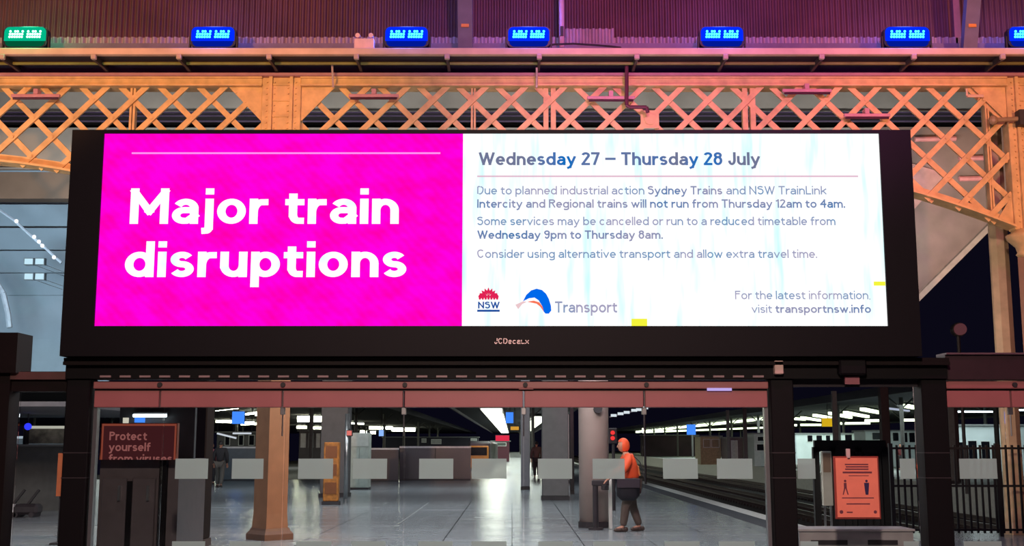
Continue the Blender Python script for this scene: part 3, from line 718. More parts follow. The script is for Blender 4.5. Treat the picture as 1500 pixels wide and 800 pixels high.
# ------------------------------------------------------------------ floodlights
housing_m = mat('floodlight_housing', (30, 30, 50), .4)
def floodlight(px0, px1, lensm, ledm, lb, spill, tilt=0):
    pc = (px0+px1)/2; y = yf+.12
    c = P(pc, 52, y); w_ = (px1-px0)*.01215; x = c.x
    t = thing('floodlight', lb, 'floodlight', (x, y, zl2), 'LED floodlights on the ledge')
    z0 = zl2+.055; z1 = P(0, 39, y).z; h = z1 - z0
    # rounded oblong housing
    pts = []; n = 5
    for cxx, a0 in ((w_/2-.1, -90), (w_/2-.1, 0), (-w_/2+.1, 90), (-w_/2+.1, 180)):
        for i in range(n+1):
            a = math.radians(a0 + 90*i/n); zc_ = z0+.1 if a0 in (-90, 180) else z1-.1
            pts.append((x + cxx + .1*math.cos(a), zc_ + .1*math.sin(a)))
    bm = bmesh.new(); prism(bm, pts, y, y+.16)
    for i in range(8):
        fx = x - w_/2 + .1 + i*(w_-.2)/7; box(bm, fx-.008, fx+.008, y+.16, y+.22, z0+.03, z1-.03)
    hs = obj('housing', bm, housing_m, t)
    zc2 = z0 + h*.30
    q = [(x + (px_-x)*.94, max(zc2, z0 + (pz-z0)*.97)) for px_, pz in pts]
    bm = bmesh.new(); prism(bm, [(a, b) for a, b in q], y-.012, y); obj('lens', bm, lensm, t)
    q = [(x + (px_-x)*.90, min(zc2-.004, pz+.01)) for px_, pz in pts]
    bm = bmesh.new(); prism(bm, q, y-.010, y); obj('lower_lens', bm, MATS['dim_' + lensm.name], t)
    bm = bmesh.new()
    zm = z0 + h*.62
    for s in (-1, 1):
        for k in range(6):
            xx = x + s*w_*.20 + (k-2.5)*w_*.055 + s*.0
            for r_ in range(3):
                if r_ == 2 and k % 3 == 1: continue
                cyl(bm, (xx + (r_-1)*.006, y-.02, zm + (r_-1)*.052), (xx + (r_-1)*.006, y-.012, zm + (r_-1)*.052), .0225, n=7)
    obj('led_array', bm, ledm, t)
    bm = bmesh.new()
    for s in (-1, 1):
        box(bm, x+s*(w_/2+.015)-.012, x+s*(w_/2+.015)+.012, y+.03, y+.1, zl2, z0+h*.55)
    box(bm, x-w_/2-.02, x+w_/2+.02, y+.03, y+.1, zl2, zl2+.015); obj('yoke', bm, iron, t)
    l = bpy.data.lights.new('floodlight_glow', 'POINT'); l.energy = 55; l.color = spill; l.shadow_soft_size = .15
    o = bpy.data.objects.new('floodlight_glow', l); COL.objects.link(o); o.location = (x, y-.14, z1+.03)
lens_b = emit('blue_lens', (0, 40, 255), 1.2); emit('dim_blue_lens', (0, 25, 150), 1.0)
lens_g = emit('green_lens', (0, 175, 130), 1.1); emit('dim_green_lens', (0, 85, 55), 1.0)
led_b = emit('cyan_led', (70, 240, 255), 2.8); led_g = emit('mint_led', (170, 255, 215), 2.6)
floodlight(4, 70, lens_g, led_g, 'green-lit LED floodlight on the ledge at far left', (.1, 1, .4))
for px0, px1, nm in ((278, 346, 'leftmost of the blue-lit floodlights, over the letters Major'), (562, 629, 'blue-lit floodlight just right of the pink emergency lamp box'), (742, 807, 'blue-lit floodlight just left of the thin pale pole'),
                     (1024, 1091, 'blue-lit floodlight above the word Thursday on the white panel'), (1294, 1364, 'blue-lit floodlight above the right end of the billboard'), (1476, 1542, 'blue-lit floodlight cut by the right edge of the picture')):
    floodlight(px0, px1, lens_b, led_b, nm, (.08, .15, 1))
# emergency lamp box
c = P(534, 62, yf+.1); t = thing('emergency_light', 'pink-lit box with two small lamp heads on the ledge', 'light', (c.x, yf+.15, zl2))
pk = mat('emergency_box', (240, 190, 180), .5)
obj('box', B(c.x-.18, c.x+.18, yf+.03, yf+.2, zl2, zl2+.19, bev=.01), pk, t)
for s in (-1, 1):
    bm = bmesh.new(); cyl(bm, (c.x+s*.12, yf+.1, zl2+.19), (c.x+s*.12, yf+.1, zl2+.23), .02, n=6); cyl(bm, (c.x+s*.12, yf+.04, zl2+.25), (c.x+s*.12, yf+.14, zl2+.25), .045, n=8); obj('lamp_head', bm, pk, t)
# conduits and hanging rods
bm = bmesh.new(); pts = [P(px, py, YTR-.45) for px, py in ((918, 84), (918, 154), (922, 157), (947, 157), (949, 165))]
for u, v in zip(pts, pts[1:]): cyl(bm, u, v, .035, n=8)
tag(obj('bent_conduit', bm, mat('plum_conduit', (90, 40, 60), .5)), 'dark plum conduit bent in a step in front of the lattice', 'conduit')
for (px, py0, py1, nm) in ((490, 82, 128, 'pale rod dropping from the ledge past the top chord near the first pilaster'), (788, 96, 128, 'short pale rod dropping from the ledge above the screen join')):
    bm = bmesh.new(); u = P(px, py0+3, YTR-.5); v = P(px-2, py1, YTR-.28); u.x = v.x
    cyl(bm, u, v, .02, n=6); tag(obj('hanging_rod', bm, mat('pale_rod', (190, 160, 160), .5)), nm, 'rod')
# pipe bracket from right pilaster
a = P(1455, 176, YTR-.3); b = P(1492, 174, YTR-.3)
t = thing('wall_bracket', 'grey pipe arm with a black box on the right-hand iron pilaster', 'bracket', (b.x, YTR-.25, b.z))
bm = bmesh.new(); cyl(bm, a, b, .045, n=8); ball(bm, a, .09); obj('arm', bm, mat('grey_brass', (150, 125, 95), .4), t)
obj('mounting_box', B(b.x-.02, b.x+.2, YTR-.4, YTR-.2, b.z-.13, b.z+.15), iron, t)
a = P(1416, 130, YTR-.2); bm = bmesh.new(); cyl(bm, a, a + Vector((0, 0, -.14)), .02, n=6); cyl(bm, a + Vector((0, 0, -.14)), a + Vector((.3, 0, -.14)), .03, n=6)
tag(obj('angled_fitting', bm, mat('cream_fitting', (220, 180, 150), .5)), 'small L-shaped pale fitting in the top right corner of the lattice', 'fitting')

# ------------------------------------------------------------------ roofs seen through the lattice
struct('ceiling', B(-24, 24, 26.0, 26.3, P(0, 160, 26).z, P(0, 122, 26).z), greyroof)
bm = B(-24, 24, 26.6, 26.8, P(0, 190, 26.6).z, P(0, 155, 26.6).z); struct('trim_9', bm, blackroof)
struct('trim_10', B(-22, P(1280, 250, 26.4).x, 26.3, 26.6, P(0, 238, 26.3).z, P(0, 187, 26.3).z), greyroof)
xl_ = P(180, 270, 26.3).x
lb_ = mat('grey_edge_beam', (92, 88, 84), .8, 0, .2, 1)
struct('trim_11', B(-22, xl_, 26.2, 26.6, P(0, 291, 26.2).z, P(0, 252, 26.2).z), lb_)
bm = bmesh.new(); cyl(bm, (-22, 26.1, P(0, 246, 26.1).z), (xl_, 26.1, P(0, 246, 26.1).z), .06, n=8)
tag(obj('silver_pipe', bm, chrome), 'silver pipe along the grey beam under the left end of the truss', 'pipe')
# dark purlins crossing
bm = bmesh.new()
for py in (165, 170, 178): box(bm, -22, 20, 25.9, 25.96, P(0, py, 25.9).z, P(0, py-1.6, 25.9).z)
o = tag(obj('purlins', bm, mat('violet_purlin', (60, 50, 78), .6)), 'thin dark purlins seen through the lattice', 'purlins'); o['kind'] = 'stuff'
# sloping soffit at right
q = [(1250, 186), (1530, 186), (1530, 262), (1478, 303), (1345, 436), (1250, 530)]
bm = bmesh.new(); prism(bm, [(P(x, y, 26.4).x, P(x, y, 26.4).z) for x, y in q], 26.4, 26.6); struct('trim_12', bm, brownroof)
bm = bmesh.new(); u = P(1530, 262, 26.2); v = P(1250, 531, 26.2); bar(bm, P(1530, 262, 26.3), P(1478, 303, 26.3), .12, .25, up=(0, 1, 0)); bar(bm, P(1478, 303, 26.3), P(1250, 531, 26.3), .12, .25, up=(0, 1, 0)); struct('trim_13', bm, mat('brown_verge', (140, 128, 118), .7))
bm = bmesh.new(); prism(bm, [(P(x, y, 26.38).x, P(x, y, 26.38).z) for x, y in ((1335, 240), (1385, 255), (1300, 350), (1300, 250))], 26.34, 26.4); struct('trim_14', bm, mat('pinkish_gable', (170, 130, 125), .8))
# pink pipes through the right end of the lattice
for (py, px0, px1, nm) in ((204, 1340, 1400, 'upper'), (232, 1405, 1470, 'middle'), (262, 1405, 1450, 'lower')):
    bm = bmesh.new(); cyl(bm, P(px0, py, 26.34), P(px1, py-1, 26.34), .06, n=8)
    tag(obj('duct_pipe', bm, mat('pink_duct', (200, 130, 130), .5)), nm + ' of three pinkish pipes behind the right end of the lattice', 'pipe', 'pipes behind the lattice')

# train shed vault, far left
vt = mat('pale_blue_vault_panel', (170, 190, 202), .35, 0, .08, 1)
vroot = struct('wall_left', B(P(-120, 300, 46).x, P(170, 300, 46).x, 45.8, 46, P(0, 560, 46).z, P(0, 240, 46).z), vt)
zz0 = P(0, 560, 45).z; zz1 = P(0, 250, 45).z; N = 10
for k in range(N):
    a = k/N; b = (k+1)/N; bm = bmesh.new()
    y0 = 45.2 - 3.0*a*a; y1 = 45.2 - 3.0*b*b
    x0, x1 = P(-120, 300, 45).x, P(170, 300, 45).x
    bar(bm, (x0, (y0+y1)/2, zz0+(zz1-zz0)*(a+b)/2), (x1, (y0+y1)/2, zz0+(zz1-zz0)*(a+b)/2), .08, (zz1-zz0)/N+.02, up=(0, (y1-y0), (zz1-zz0)/N))
    o = obj('panel', bm, vt); o.parent = vroot
for (px, py, nm) in ((42, 383, 'upper left'), (58, 383, 'upper right'), (42, 405, 'lower left'), (58, 405, 'lower right')):
    a = P(px-6, py+4, 41); b = P(px+6, py-4, 41)
    t = thing('shed_floodlight', nm + ' of the four white lamps glowing in the pale blue train shed', 'light', ((a.x+b.x)/2, 41, a.z), 'train shed lamps')
    obj('lens', B(a.x, b.x, 40.97, 41, a.z, b.z), emit('shed_lens', (190, 225, 240), 1.1), t)
    obj('housing', B(a.x-.03, b.x+.03, 41, 41.2, a.z-.03, b.z+.03), chrome, t)
    bm = bmesh.new(); cyl(bm, ((a.x+b.x)/2, 41.2, a.z+.05), ((a.x+b.x)/2, 45.7, a.z+.05), .012, n=6); obj('arm', bm, chrome, t)
t = thing('lamp_wire', 'sagging wire with small bright lamps across the train shed', 'wire', P(50, 350, 40))
bm = bmesh.new(); pts = [P(px, py, 40) for px, py in ((-5, 305), (20, 322), (45, 345), (65, 362), (90, 385))]
for u, v in zip(pts, pts[1:]): cyl(bm, u, v, .05, n=6)
obj('wire', bm, mat('pale_wire', (190, 200, 210), .4), t)
for px, py in ((24, 324), (50, 347), (57, 354), (62, 360), (79, 377)):
    bm = bmesh.new(); ball(bm, P(px, py, 39.9), .07, n=8); obj('bulb', bm, emit('bulb_glow', (235, 235, 240), 1.5), t)
bm = bmesh.new(); pts = [P(px, py, 42) for px, py in ((-12, 400), (5, 430), (12, 460), (14, 480))]
for u, v in zip(pts, pts[1:]): cyl(bm, u, v, .1, n=6)
tag(obj('curved_rib', bm, mat('white_rib', (200, 210, 220), .4)), 'curved pale rib of the train shed above the left doorway frame', 'rib')
# faint clock / red lamp in the dark at right
t = thing('red_signal_lamp', 'dim reddish round lamp in the darkness left of the slim column', 'lamp', P(1408, 482, 40))
a = P(1408, 482, 40); bm = bmesh.new(); cyl(bm, a, a + Vector((0, .15, 0)), .2, n=14); obj('lens', bm, emit('dim_red', (85, 48, 52), 1), t)
bm = bmesh.new(); cyl(bm, a + Vector((0, .15, 0)), a + Vector((0, .4, 0)), .24, n=14); cyl(bm, a + Vector((0, .3, -.2)), (a.x, 40.3, 0), .06, n=6); obj('case', bm, iron, t)

# ------------------------------------------------------------------ concourse: columns and booth
def gcol(px0, px1, D, z1, m, lb, name='render_column', round_=False, cat='column'):
    a = P(px0, 690, D); b = P(px1, 690, D); x = (a.x+b.x)/2; r = (b.x-a.x)/2
    t = thing(name, lb, cat, (x, D, 0))
    bm = bmesh.new()
    if round_: lathe(bm, (x, D, 0), [(r, .12), (r, z1)], 20)
    else: box(bm, x-r, x+r, D-r, D+r, .12, z1, bev=min(.02, r*.2))
    obj('shaft', bm, m, t, round_)
    bm = bmesh.new()
    if round_: lathe(bm, (x, D, 0), [(r*1.08, 0), (r*1.08, .12)], 20)
    else: box(bm, x-r*1.06, x+r*1.06, D-r*1.06, D+r*1.06, 0, .12)
    obj('skirting', bm, iron if m != chrome else m, t)
    return t
t = gcol(848, 892, 24.0, 5.2, mat('beige_column', (178, 158, 150), .55, 0, .08, 2), 'beige round column left of the person in orange', round_=True)
x = P(876, 615, 23.6).x
bm = bmesh.new(); cyl(bm, (x, 23.72, P(0, 600, 23.7).z), (x, 23.55, P(0, 599, 23.7).z), .09, n=10); obj('small_camera', bm, iron, t)
gcol(472, 511, 38, 5.2, mat('charcoal_column', (96, 92, 94), .7, 0, .08), 'dark grey square column behind the orange barrier')
gcol(794, 832, 36, 5.2, mat('charcoal_column_b', (98, 95, 96), .7, 0, .08), 'dark grey square column left of the beige column')
gcol(763, 776, 44, 5.2, mat('blue_grey_post', (126, 128, 138), .5, 0, .08), 'thin blue-grey post right of the bright canopy light')
gcol(504, 510, 34, P(0, 606, 34).z, chrome, 'thin shiny pole beside the red lamp', round_=True, name='shiny_pole', cat='pole')
gcol(302, 306, 34, 4, mat('pale_post', (140, 140, 142), .5), 'thin pale post just right of the near-black column', name='thin_post', cat='post')
gcol(835, 841, 40, 5.2, iron, 'thin dark post between the grey and the beige columns', name='thin_post', cat='post')
gcol(828, 834, 52, 3.0, mat('white_post', (210, 212, 205), .5), 'short white post beside the grey column', name='thin_post', cat='post')
gcol(263, 306, 19.6, 5.0, mat('near_black_column', (16, 11, 15), .7, spec=.15), 'near-black square column behind the left glass panels')
# booth behind the first glass panels
x0, x1 = P(146, 700, 16.2).x, P(262, 700, 16.2).x
t = thing('booth', 'dark grey metal booth behind the left glass, below the text display', 'booth', ((x0+x1)/2, 16.2, 0))
bmt = mat('booth_metal', (110, 100, 102), .35, .3, .1)
obj('body', B(x0, x1, 16.2, 17.6, 0, P(0, 673, 16.2).z), bmt, t)
xd = [P(px, 700, 16.15).x for px in (150, 186, 228, 258)]
for u, v in ((xd[0], xd[1]), (xd[1]+.08, xd[2])):
    d = obj('door', B(u, v, 16.14, 16.2, .08, P(0, 700, 16.15).z, bev=.01), bmt, t)
    obj('door_handle', B(v-.10, v-.07, 16.09, 16.14, .9, 1.1), chrome, d)
obj('dark_seam', B(xd[1], xd[1]+.08, 16.17, 16.2, .08, P(0, 705, 16.15).z), dark_post, t)
obj('dark_column', B(P(233, 700, 16.1).x, P(243, 700, 16.1).x, 16.1, 16.2, .02, P(0, 675, 16.1).z), dark_post, t)
obj('ceiling_panel', B(x0, x1, 16.9, 17.0, P(0, 690, 16.9).z, P(0, 560, 16.9).z), mat('booth_upper', (88, 90, 92), .5), t)
t = thing('text_display', 'orange-framed dark display with words about protecting yourself from viruses', 'display', ((x0+x1)/2, 15.9, P(0, 673, 15.9).z))
a = bx(147, 259, 620, 673.5, 15.9, 16.0)
obj('frame', B(*a), mat('copper_frame', (180, 95, 66), .45, .1), t)
obj('mounting_bracket', B((x0+x1)/2-.25, (x0+x1)/2+.25, 15.99, 16.3, a[4]+.001, a[4]+.06), iron, t)
c = bx(148.5, 257.5, 621, 673.5, 15.89, 15.9); obj('lit_border', B(*c), emit('copper_glow', (140, 66, 50), 1), t)
b = bx(151, 255, 624, 673.5, 15.885, 15.9); dm = emit('maroon_display', (66, 28, 30), 1)
sc = obj('screen', B(*b), dm, t)
dl = emit('display_lettering', (150, 88, 84), 1)
cz = P(0, 673.5, 15.88).z
text_on('Protect', 160, 215, 645, 632.5, 15.88, dl, sc, .02)
text_on('yourself', 159, 220, 661, 648.5, 15.88, dl, sc, .02)
text_on('from viruses', 159, 252, 678, 665.5, 15.88, dl, sc, .02, clipz=cz)
def tube(px0, py0, px1, py1, Z, lb, m=None, r=.07, grp=None, cover=True):
    a = PZ(px0, py0, Z); b = PZ(px1, py1, Z); c = (a+b)/2
    t = thing('tube_light', lb, 'light', (c.x, c.y, Z), grp)
    bm = bmesh.new(); bar(bm, a, b, r*2, r*1.3); obj('diffuser', bm, m or tube_m, t)
    if cover:
        up = Vector((0, 0, r*.65+.025)); bm = bmesh.new(); bar(bm, a+up, b+up, r*2.4, .04); obj('housing', bm, grey_col, t)
    return t
# reflected lights in the glass over the booth, made as glowing parts
a = P(195, 609, 16.8); b = P(244, 609, 16.8)
t = thing('tube_light', 'reflection of a single white tube glowing over the text display', 'light', ((a.x+b.x)/2, 16.8, a.z))
bm = bmesh.new(); cyl(bm, a, b, .022, n=8); obj('diffuser', bm, tube_w, t)
bm = bmesh.new(); box(bm, a.x, b.x, 16.82, 16.9, a.z-.01, a.z+.05); obj('housing', bm, chrome, t)
t = thing('blue_reflection', 'small blue reflection, a glowing plate under the single tube over the text display', 'sign', P(204, 616, 16.8)); obj('plate', B(*bx(197, 211, 611.5, 619, 16.75, 16.8)), blue_sign, t)
t = thing('white_reflection', 'tiny square white reflection above the text display', 'lamp', P(183, 616, 16.8)); obj('plate', B(*bx(180, 187, 612, 620, 16.75, 16.8)), emit('warm_plate', (225, 215, 195), 1), t)

# bollard with reader, beside the beige column
D = 23.3; x = P(872, 703, D).x
t = thing('reader_post', 'dark slim card reader post standing in front of the beige column', 'post', (x, D, 0))
rp = mat('dark_reader', (50, 44, 48), .4)
bm = bmesh.new(); cyl(bm, (x, D, .03), (x, D, P(0, 712, D).z), .055, n=12); obj('post', bm, rp, t)
bm = bmesh.new(); cyl(bm, (x, D, 0), (x, D, .04), .15, n=14); obj('foot_plate', bm, rp, t)
z = P(0, 708, D).z
obj('head', B(x-.07, x+.27, D-.06, D+.06, z-.05, z+.06, bev=.015), rp, t)
obj('card_pad', B(x+.12, x+.26, D-.09, D+.09, z-.13, z-.04, bev=.01), iron, t)
x = P(896, 703, 23.1).x
t = thing('white_panel_post', 'narrow white post between the reader post and the person in orange', 'post', (x, 23.5, 0))
bm = bmesh.new(); box(bm, x-.035, x+.035, 23.46, 23.54, 0, P(0, 690, 23.5).z, bev=.01); obj('post', bm, mat('white_post', (210, 212, 205), .5), t)

# ------------------------------------------------------------------ people
def skin_mesh(pts, edges, radii, name, m, parent, sub=2):
    me = bpy.data.meshes.new(name); L = rootloc(parent)
    me.from_pydata([tuple(Vector(p)-L) for p in pts], edges, [])
    o = bpy.data.objects.new(name, me); COL.objects.link(o)
    md = o.modifiers.new('s', 'SKIN'); sl = me.skin_vertices[0]
    for i, r in enumerate(radii):
        sl.data[i].radius = (r, r) if not isinstance(r, tuple) else r
        sl.data[i].use_root = (i == 0)
    md.use_smooth_shade = True
    s2 = o.modifiers.new('u', 'SUBSURF'); s2.levels = sub; s2.render_levels = sub
    me2 = bpy.data.meshes.new_from_object(o.evaluated_get(bpy.context.evaluated_depsgraph_get()))
    bpy.data.objects.remove(o)
    for p in me2.polygons: p.use_smooth = True
    me2.materials.clear(); me2.materials.append(m)
    o = bpy.data.objects.new(name, me2); COL.objects.link(o); o.parent = parent
    return o
def person(lb, loc, face, J, top, legs, skin, hairm, scale=1.0, hood=None, shoe=None, detail=True, skirt=None):
    """J: joint positions facing +X in local metres; face = heading angle"""
    t = thing('person', lb, 'person', loc)
    cA, sA = math.cos(face), math.sin(face)
    def W(p): p = Vector(p)*scale; return Vector((loc[0] + p.x*cA - p.y*sA, loc[1] + p.x*sA + p.y*cA, loc[2] + p.z))
    pts = []; ed = []; rad = []; idx = {}
    def add(n, p, r, par=None):
        idx[n] = len(pts); pts.append(W(p)); rad.append(r*scale if not isinstance(r, tuple) else tuple(q*scale for q in r))
        if par: ed.append((idx[par], idx[n]))
    add('pelvis', J['pelvis'], .125); add('waist', J['waist'], .115, 'pelvis'); add('chest', J['chest'], .145, 'waist'); add('neckbase', J['neck'], .075, 'chest')
    hd = Vector(J['head']); nk = Vector(J['neck'])
    add('neck', nk.lerp(hd, .45), .052, 'neckbase'); 
    for s in 'LR':
        add('sh'+s, J['sh'+s], .062, 'chest'); add('el'+s, J['el'+s], .046, 'sh'+s); add('wr'+s, J['wr'+s], .028, 'el'+s)
        add('hip'+s, J['hip'+s], .09, 'pelvis'); add('kn'+s, J['kn'+s], .062, 'hip'+s); add('an'+s, J['an'+s], .04, 'kn'+s)
        add('toe'+s, Vector(J['an'+s]) + Vector((.16, 0, -.06)), .03, 'an'+s)
        # palm and fingers
        w_ = Vector(J['wr'+s]); d = (w_ - Vector(J['el'+s])).normalized(); side = d.cross(Vector((0, 0, 1))); side = side.normalized() if side.length > .2 else Vector((1, 0, 0))
        add('pa'+s, w_ + d*.06, (.036, .020), 'wr'+s)
        if detail:
            for k, (o_, ln) in enumerate(((-.03, .065), (-.01, .078), (.01, .072), (.03, .055))):
                k0 = w_ + d*.09 + side*o_
                add('f%d%s' % (k, s), k0, .010, 'pa'+s); add('g%d%s' % (k, s), k0 + d*ln*.6 + Vector((0, 0, -.012)), .009, 'f%d%s' % (k, s)); add('h%d%s' % (k, s), k0 + d*ln + Vector((0, 0, -.035)), .008, 'g%d%s' % (k, s))
            add('t0'+s, w_ + d*.04 - side*.045, .011, 'pa'+s); add('t1'+s, w_ + d*.075 - side*.062, .009, 't0'+s)
    skin_mesh(pts, ed, rad, 'body', skin, t)
    # head
    bm = bmesh.new(); bmesh.ops.create_uvsphere(bm, u_segments=20, v_segments=14, radius=1)
    for v in bm.verts:
        x, y, z = v.co; 
        jaw = max(0, -z); y2 = y*(1-.28*jaw); x2 = x*(1-.12*jaw) + (.10*jaw if x > 0 else .12*jaw)
        q = Vector((x2*.098, y2*.078, z*.118))
        if x > .75: q.x += .0
        v.co = W(hd + q)
    nose = [W(hd + Vector(p)) for p in ((.095, -.014, -.03), (.095, .014, -.03), (.098, 0, .02), (.125, 0, -.028))]
    vs = [bm.verts.new(p) for p in nose]
    for f in ((0,1,3),(1,2,3),(2,0,3),(0,2,1)): bm.faces.new([vs[i] for i in f])
    for s in (-1, 1): ball(bm, W(hd + Vector((-.005, s*.076, -.01))), .024*scale, .6, .5, 1.2, 8)
    obj('head', bm, skin, t, True)
    dk = mat('dark_feature', (45, 28, 28), .5); bm = bmesh.new()
    for s in (-1, 1): ball(bm, W(hd + Vector((.088, s*.03, .008))), .010*scale, n=6)
    a = W(hd + Vector((.088, -.022, -.062))); b = W(hd + Vector((.088, .022, -.062))); bar(bm, a, b, .012*scale, .008*scale)
    obj('face_features', bm, dk, t)
    # hair or hood
    bm = bmesh.new(); bmesh.ops.create_uvsphere(bm, u_segments=18, v_segments=12, radius=1)
    k = 1.22 if hood else 1.10
    bmesh.ops.delete(bm, geom=[v for v in bm.verts if v.co.x > .55 and v.co.z < .45 or v.co.z < (-.75 if hood else -.35)], context='VERTS')
    for v in bm.verts: v.co = W(hd + Vector((v.co.x*.1*k-.012, v.co.y*.082*k, v.co.z*.12*k + .006)))
    h = obj('hood' if hood else 'hair', bm, hood or hairm, t, True)
    # jacket
    def sub(names, grow, nm, m, extra=None):
        mp = {n: i for i, n in enumerate(names)}; pp = [pts[idx[n]] for n in names]; rr = []
        for n in names:
            r = rad[idx[n]]; r = r if not isinstance(r, tuple) else r[0]; rr.append(r*1.12 + grow*scale)
        ee = [(mp[a], mp[b]) for a, b in ((x_, y_) for x_ in names for y_ in names if (idx[x_], idx[y_]) in ed)]
        return skin_mesh(pp, ee, rr, nm, m, t)
    sub(['pelvis', 'waist', 'chest', 'neckbase', 'shL', 'elL', 'wrL', 'shR', 'elR', 'wrR'], .032, 'jacket', top)
    sub(['pelvis', 'hipL', 'knL', 'anL', 'hipR', 'knR', 'anR'], .026, 'trousers', legs)
    for s in 'LR':
        a = Vector(J['an'+s]); bm = bmesh.new()
        q = [W(a + Vector(p)) for p in ((-.05, 0, -.045), (.05, 0, -.05), (.14, 0, -.06))]
        for p, r, sz in zip(q, (.05, .052, .042), (1, .9, .65)): ball(bm, p, r*scale, 1, 1, sz, 10)
        for u, v in zip(q, q[1:]): cyl(bm, u, v, .045*scale, .042*scale, 10)
        for v in bm.verts: v.co.z = max(v.co.z, loc[2] + .003)
        obj('shoe', bm, shoe or mat('dark_shoe', (70, 52, 46), .6), t, True)
    return t, W
skin_t = mat('warm_skin', (190, 135, 110), .5, 0, .05)
dark_hair = mat('dark_hair', (28, 22, 22), .6)
orange_j = mat('orange_jacket', (250, 92, 48), .55, 0, .12, 5)
J1 = dict(pelvis=(0, 0, .93), waist=(.0, 0, 1.08), chest=(.055, 0, 1.26), neck=(.10, 0, 1.44), head=(.16, 0, 1.60),
          shL=(.07, .19, 1.38), elL=(.20, .23, 1.14), wrL=(.42, .20, 1.10), shR=(.07, -.19, 1.38), elR=(.17, -.23, 1.12), wrR=(.36, -.22, 1.0),
          hipL=(0, .095, .88), knL=(.14, .11, .50), anL=(.20, .11, .09), hipR=(0, -.095, .88), knR=(-.03, -.11, .49), anR=(-.17, -.11, .09))
px = P(925, 703, 22.9).x
p1, W1 = person('person in an orange hooded jacket leaning forward beside the beige column', (px, 22.9, 0), math.pi+.12, J1, orange_j, mat('khaki_trousers', (92, 78, 70), .8, 0, .15), skin_t, dark_hair, 1.02, hood=orange_j)
# reflective bands
bm = bmesh.new(); rb = mat('reflective_band', (250, 170, 110), .3)
for (s, ofs) in ((1, 0), (-1, 0)):
    bar(bm, W1((.03, s*.12, 1.36)), W1((-.10, s*.13, 1.22)), .035, .012); bar(bm, W1((-.10, s*.13, 1.22)), W1((-.14, s*.11, 1.04)), .035, .012)
obj('reflective_band', bm, rb, p1)
bagm = mat('black_bag_cloth', (30, 26, 34), .7)
c = W1((.13, .27, .82))
t = thing('shoulder_bag', 'bulky black bag hanging at the hip of the person in orange', 'bag', (c.x, c.y, c.z-.24))
bm = bmesh.new(); box(bm, c.x-.22, c.x+.22, c.y-.12, c.y+.08, c.z-.24, c.z+.18, bev=.095); obj('body', bm, bagm, t, True)
obj('flap', B(c.x-.22, c.x+.22, c.y-.15, c.y-.12, c.z, c.z+.18, bev=.01), mat('bag_flap', (48, 36, 46), .6), t)
bm = bmesh.new(); sp = [W1(p) for p in ((-.2, .24, 1.0), (-.12, .2, 1.3), (.04, .12, 1.47), (.14, -.05, 1.36))]
for u, v in zip(sp, sp[1:]): bar(bm, u, v, .04, .012)
obj('strap', bm, bagm, t)
# walking figure far left, seen from behind
J2 = dict(pelvis=(0, 0, .93), waist=(.0, 0, 1.08), chest=(.02, 0, 1.28), neck=(.02, 0, 1.46), head=(.03, 0, 1.62),
          shL=(.0, .19, 1.40), elL=(-.04, .25, 1.12), wrL=(.06, .25, .90), shR=(0, -.19, 1.40), elR=(.02, -.25, 1.12), wrR=(.12, -.24, .90),
          hipL=(0, .09, .88), knL=(.10, .09, .50), anL=(.06, .09, .09), hipR=(0, -.09, .88), knR=(-.02, -.09, .49), anR=(-.16, -.09, .11))
D = 46.5; x = P(322, 690, D).x
p2, W2 = person('person in dark top and brown-grey trousers walking away, left of the cream column', (x, D, 0), math.pi/2, J2, mat('black_top', (34, 30, 34), .8), mat('taupe_trousers', (88, 80, 74), .8), skin_t, dark_hair, 1.04, detail=True)
D = 50; x = P(309, 690, D).x
person('person with a dusty pink top standing by the thin pale post', (x, D, 0), -math.pi/2+.5, J2, mat('pink_top', (165, 95, 105), .8), mat('dark_trousers', (40, 34, 38), .8), skin_t, dark_hair, 1.0)
D = 60; x = P(786, 690, D).x
person('dark-clothed person standing beyond the thin blue-grey post', (x, D, 0), math.pi/2, J2, mat('grey_brown_top', (88, 66, 62), .8), mat('dark_trousers', (40, 34, 38), .8), skin_t, dark_hair, 1.05)
D = 78; x = P(1320, 690, D).x
person('person with a dark red top on the far platform behind the black fence', (x, D, 0), -math.pi/2, J2, mat('dark_red_top', (100, 42, 44), .8), mat('dark_trousers', (40, 34, 38), .8), skin_t, dark_hair, 1.0)

# ------------------------------------------------------------------ things at the end of the concourse
# barrier wall with a pale handrail
def barrier(px0, px1, D, pyt, lb, m, rail=True):
    a = P(px0, 690, D).x; b = P(px1, 690, D).x; zt_ = P(0, pyt, D).z
    t = thing('barrier_wall', lb, 'barrier', ((a+b)/2, D, 0))
    n = max(1, int((b-a)/1.6))
    for k in range(n): obj('panel', B(a+(b-a)*k/n+.015, a+(b-a)*(k+1)/n-.015, D-.03, D+.03, .06, zt_-.05), m, t)
    obj('plinth', B(a, b, D-.08, D+.08, 0, .06), iron, t)
    if rail: obj('handrail', B(a, b, D-.05, D+.05, zt_-.06, zt_+.02), mat('pale_handrail', (210, 208, 210), .3), t)
    return t
navy = mat('navy_barrier_panel', (30, 31, 44), .35)
barrier(585, 690, 56, 654.5, 'dark blue-black barrier at the end of the tiled floor, left of the bright canopy', navy)
barrier(325, 384, 55, 655, 'dark barrier with a pale handrail behind the walking person', mat('slate_barrier_panel', (70, 74, 82), .35))
barrier(541, 584, 54, 657, 'plum-coloured barrier right of the pale cabinet', mat('plum_barrier_panel', (50, 34, 42), .4))
barrier(20, 96, 40, 640, 'long grey barrier beyond the far left glass panel', mat('grey_barrier_panel', (88, 88, 90), .4))
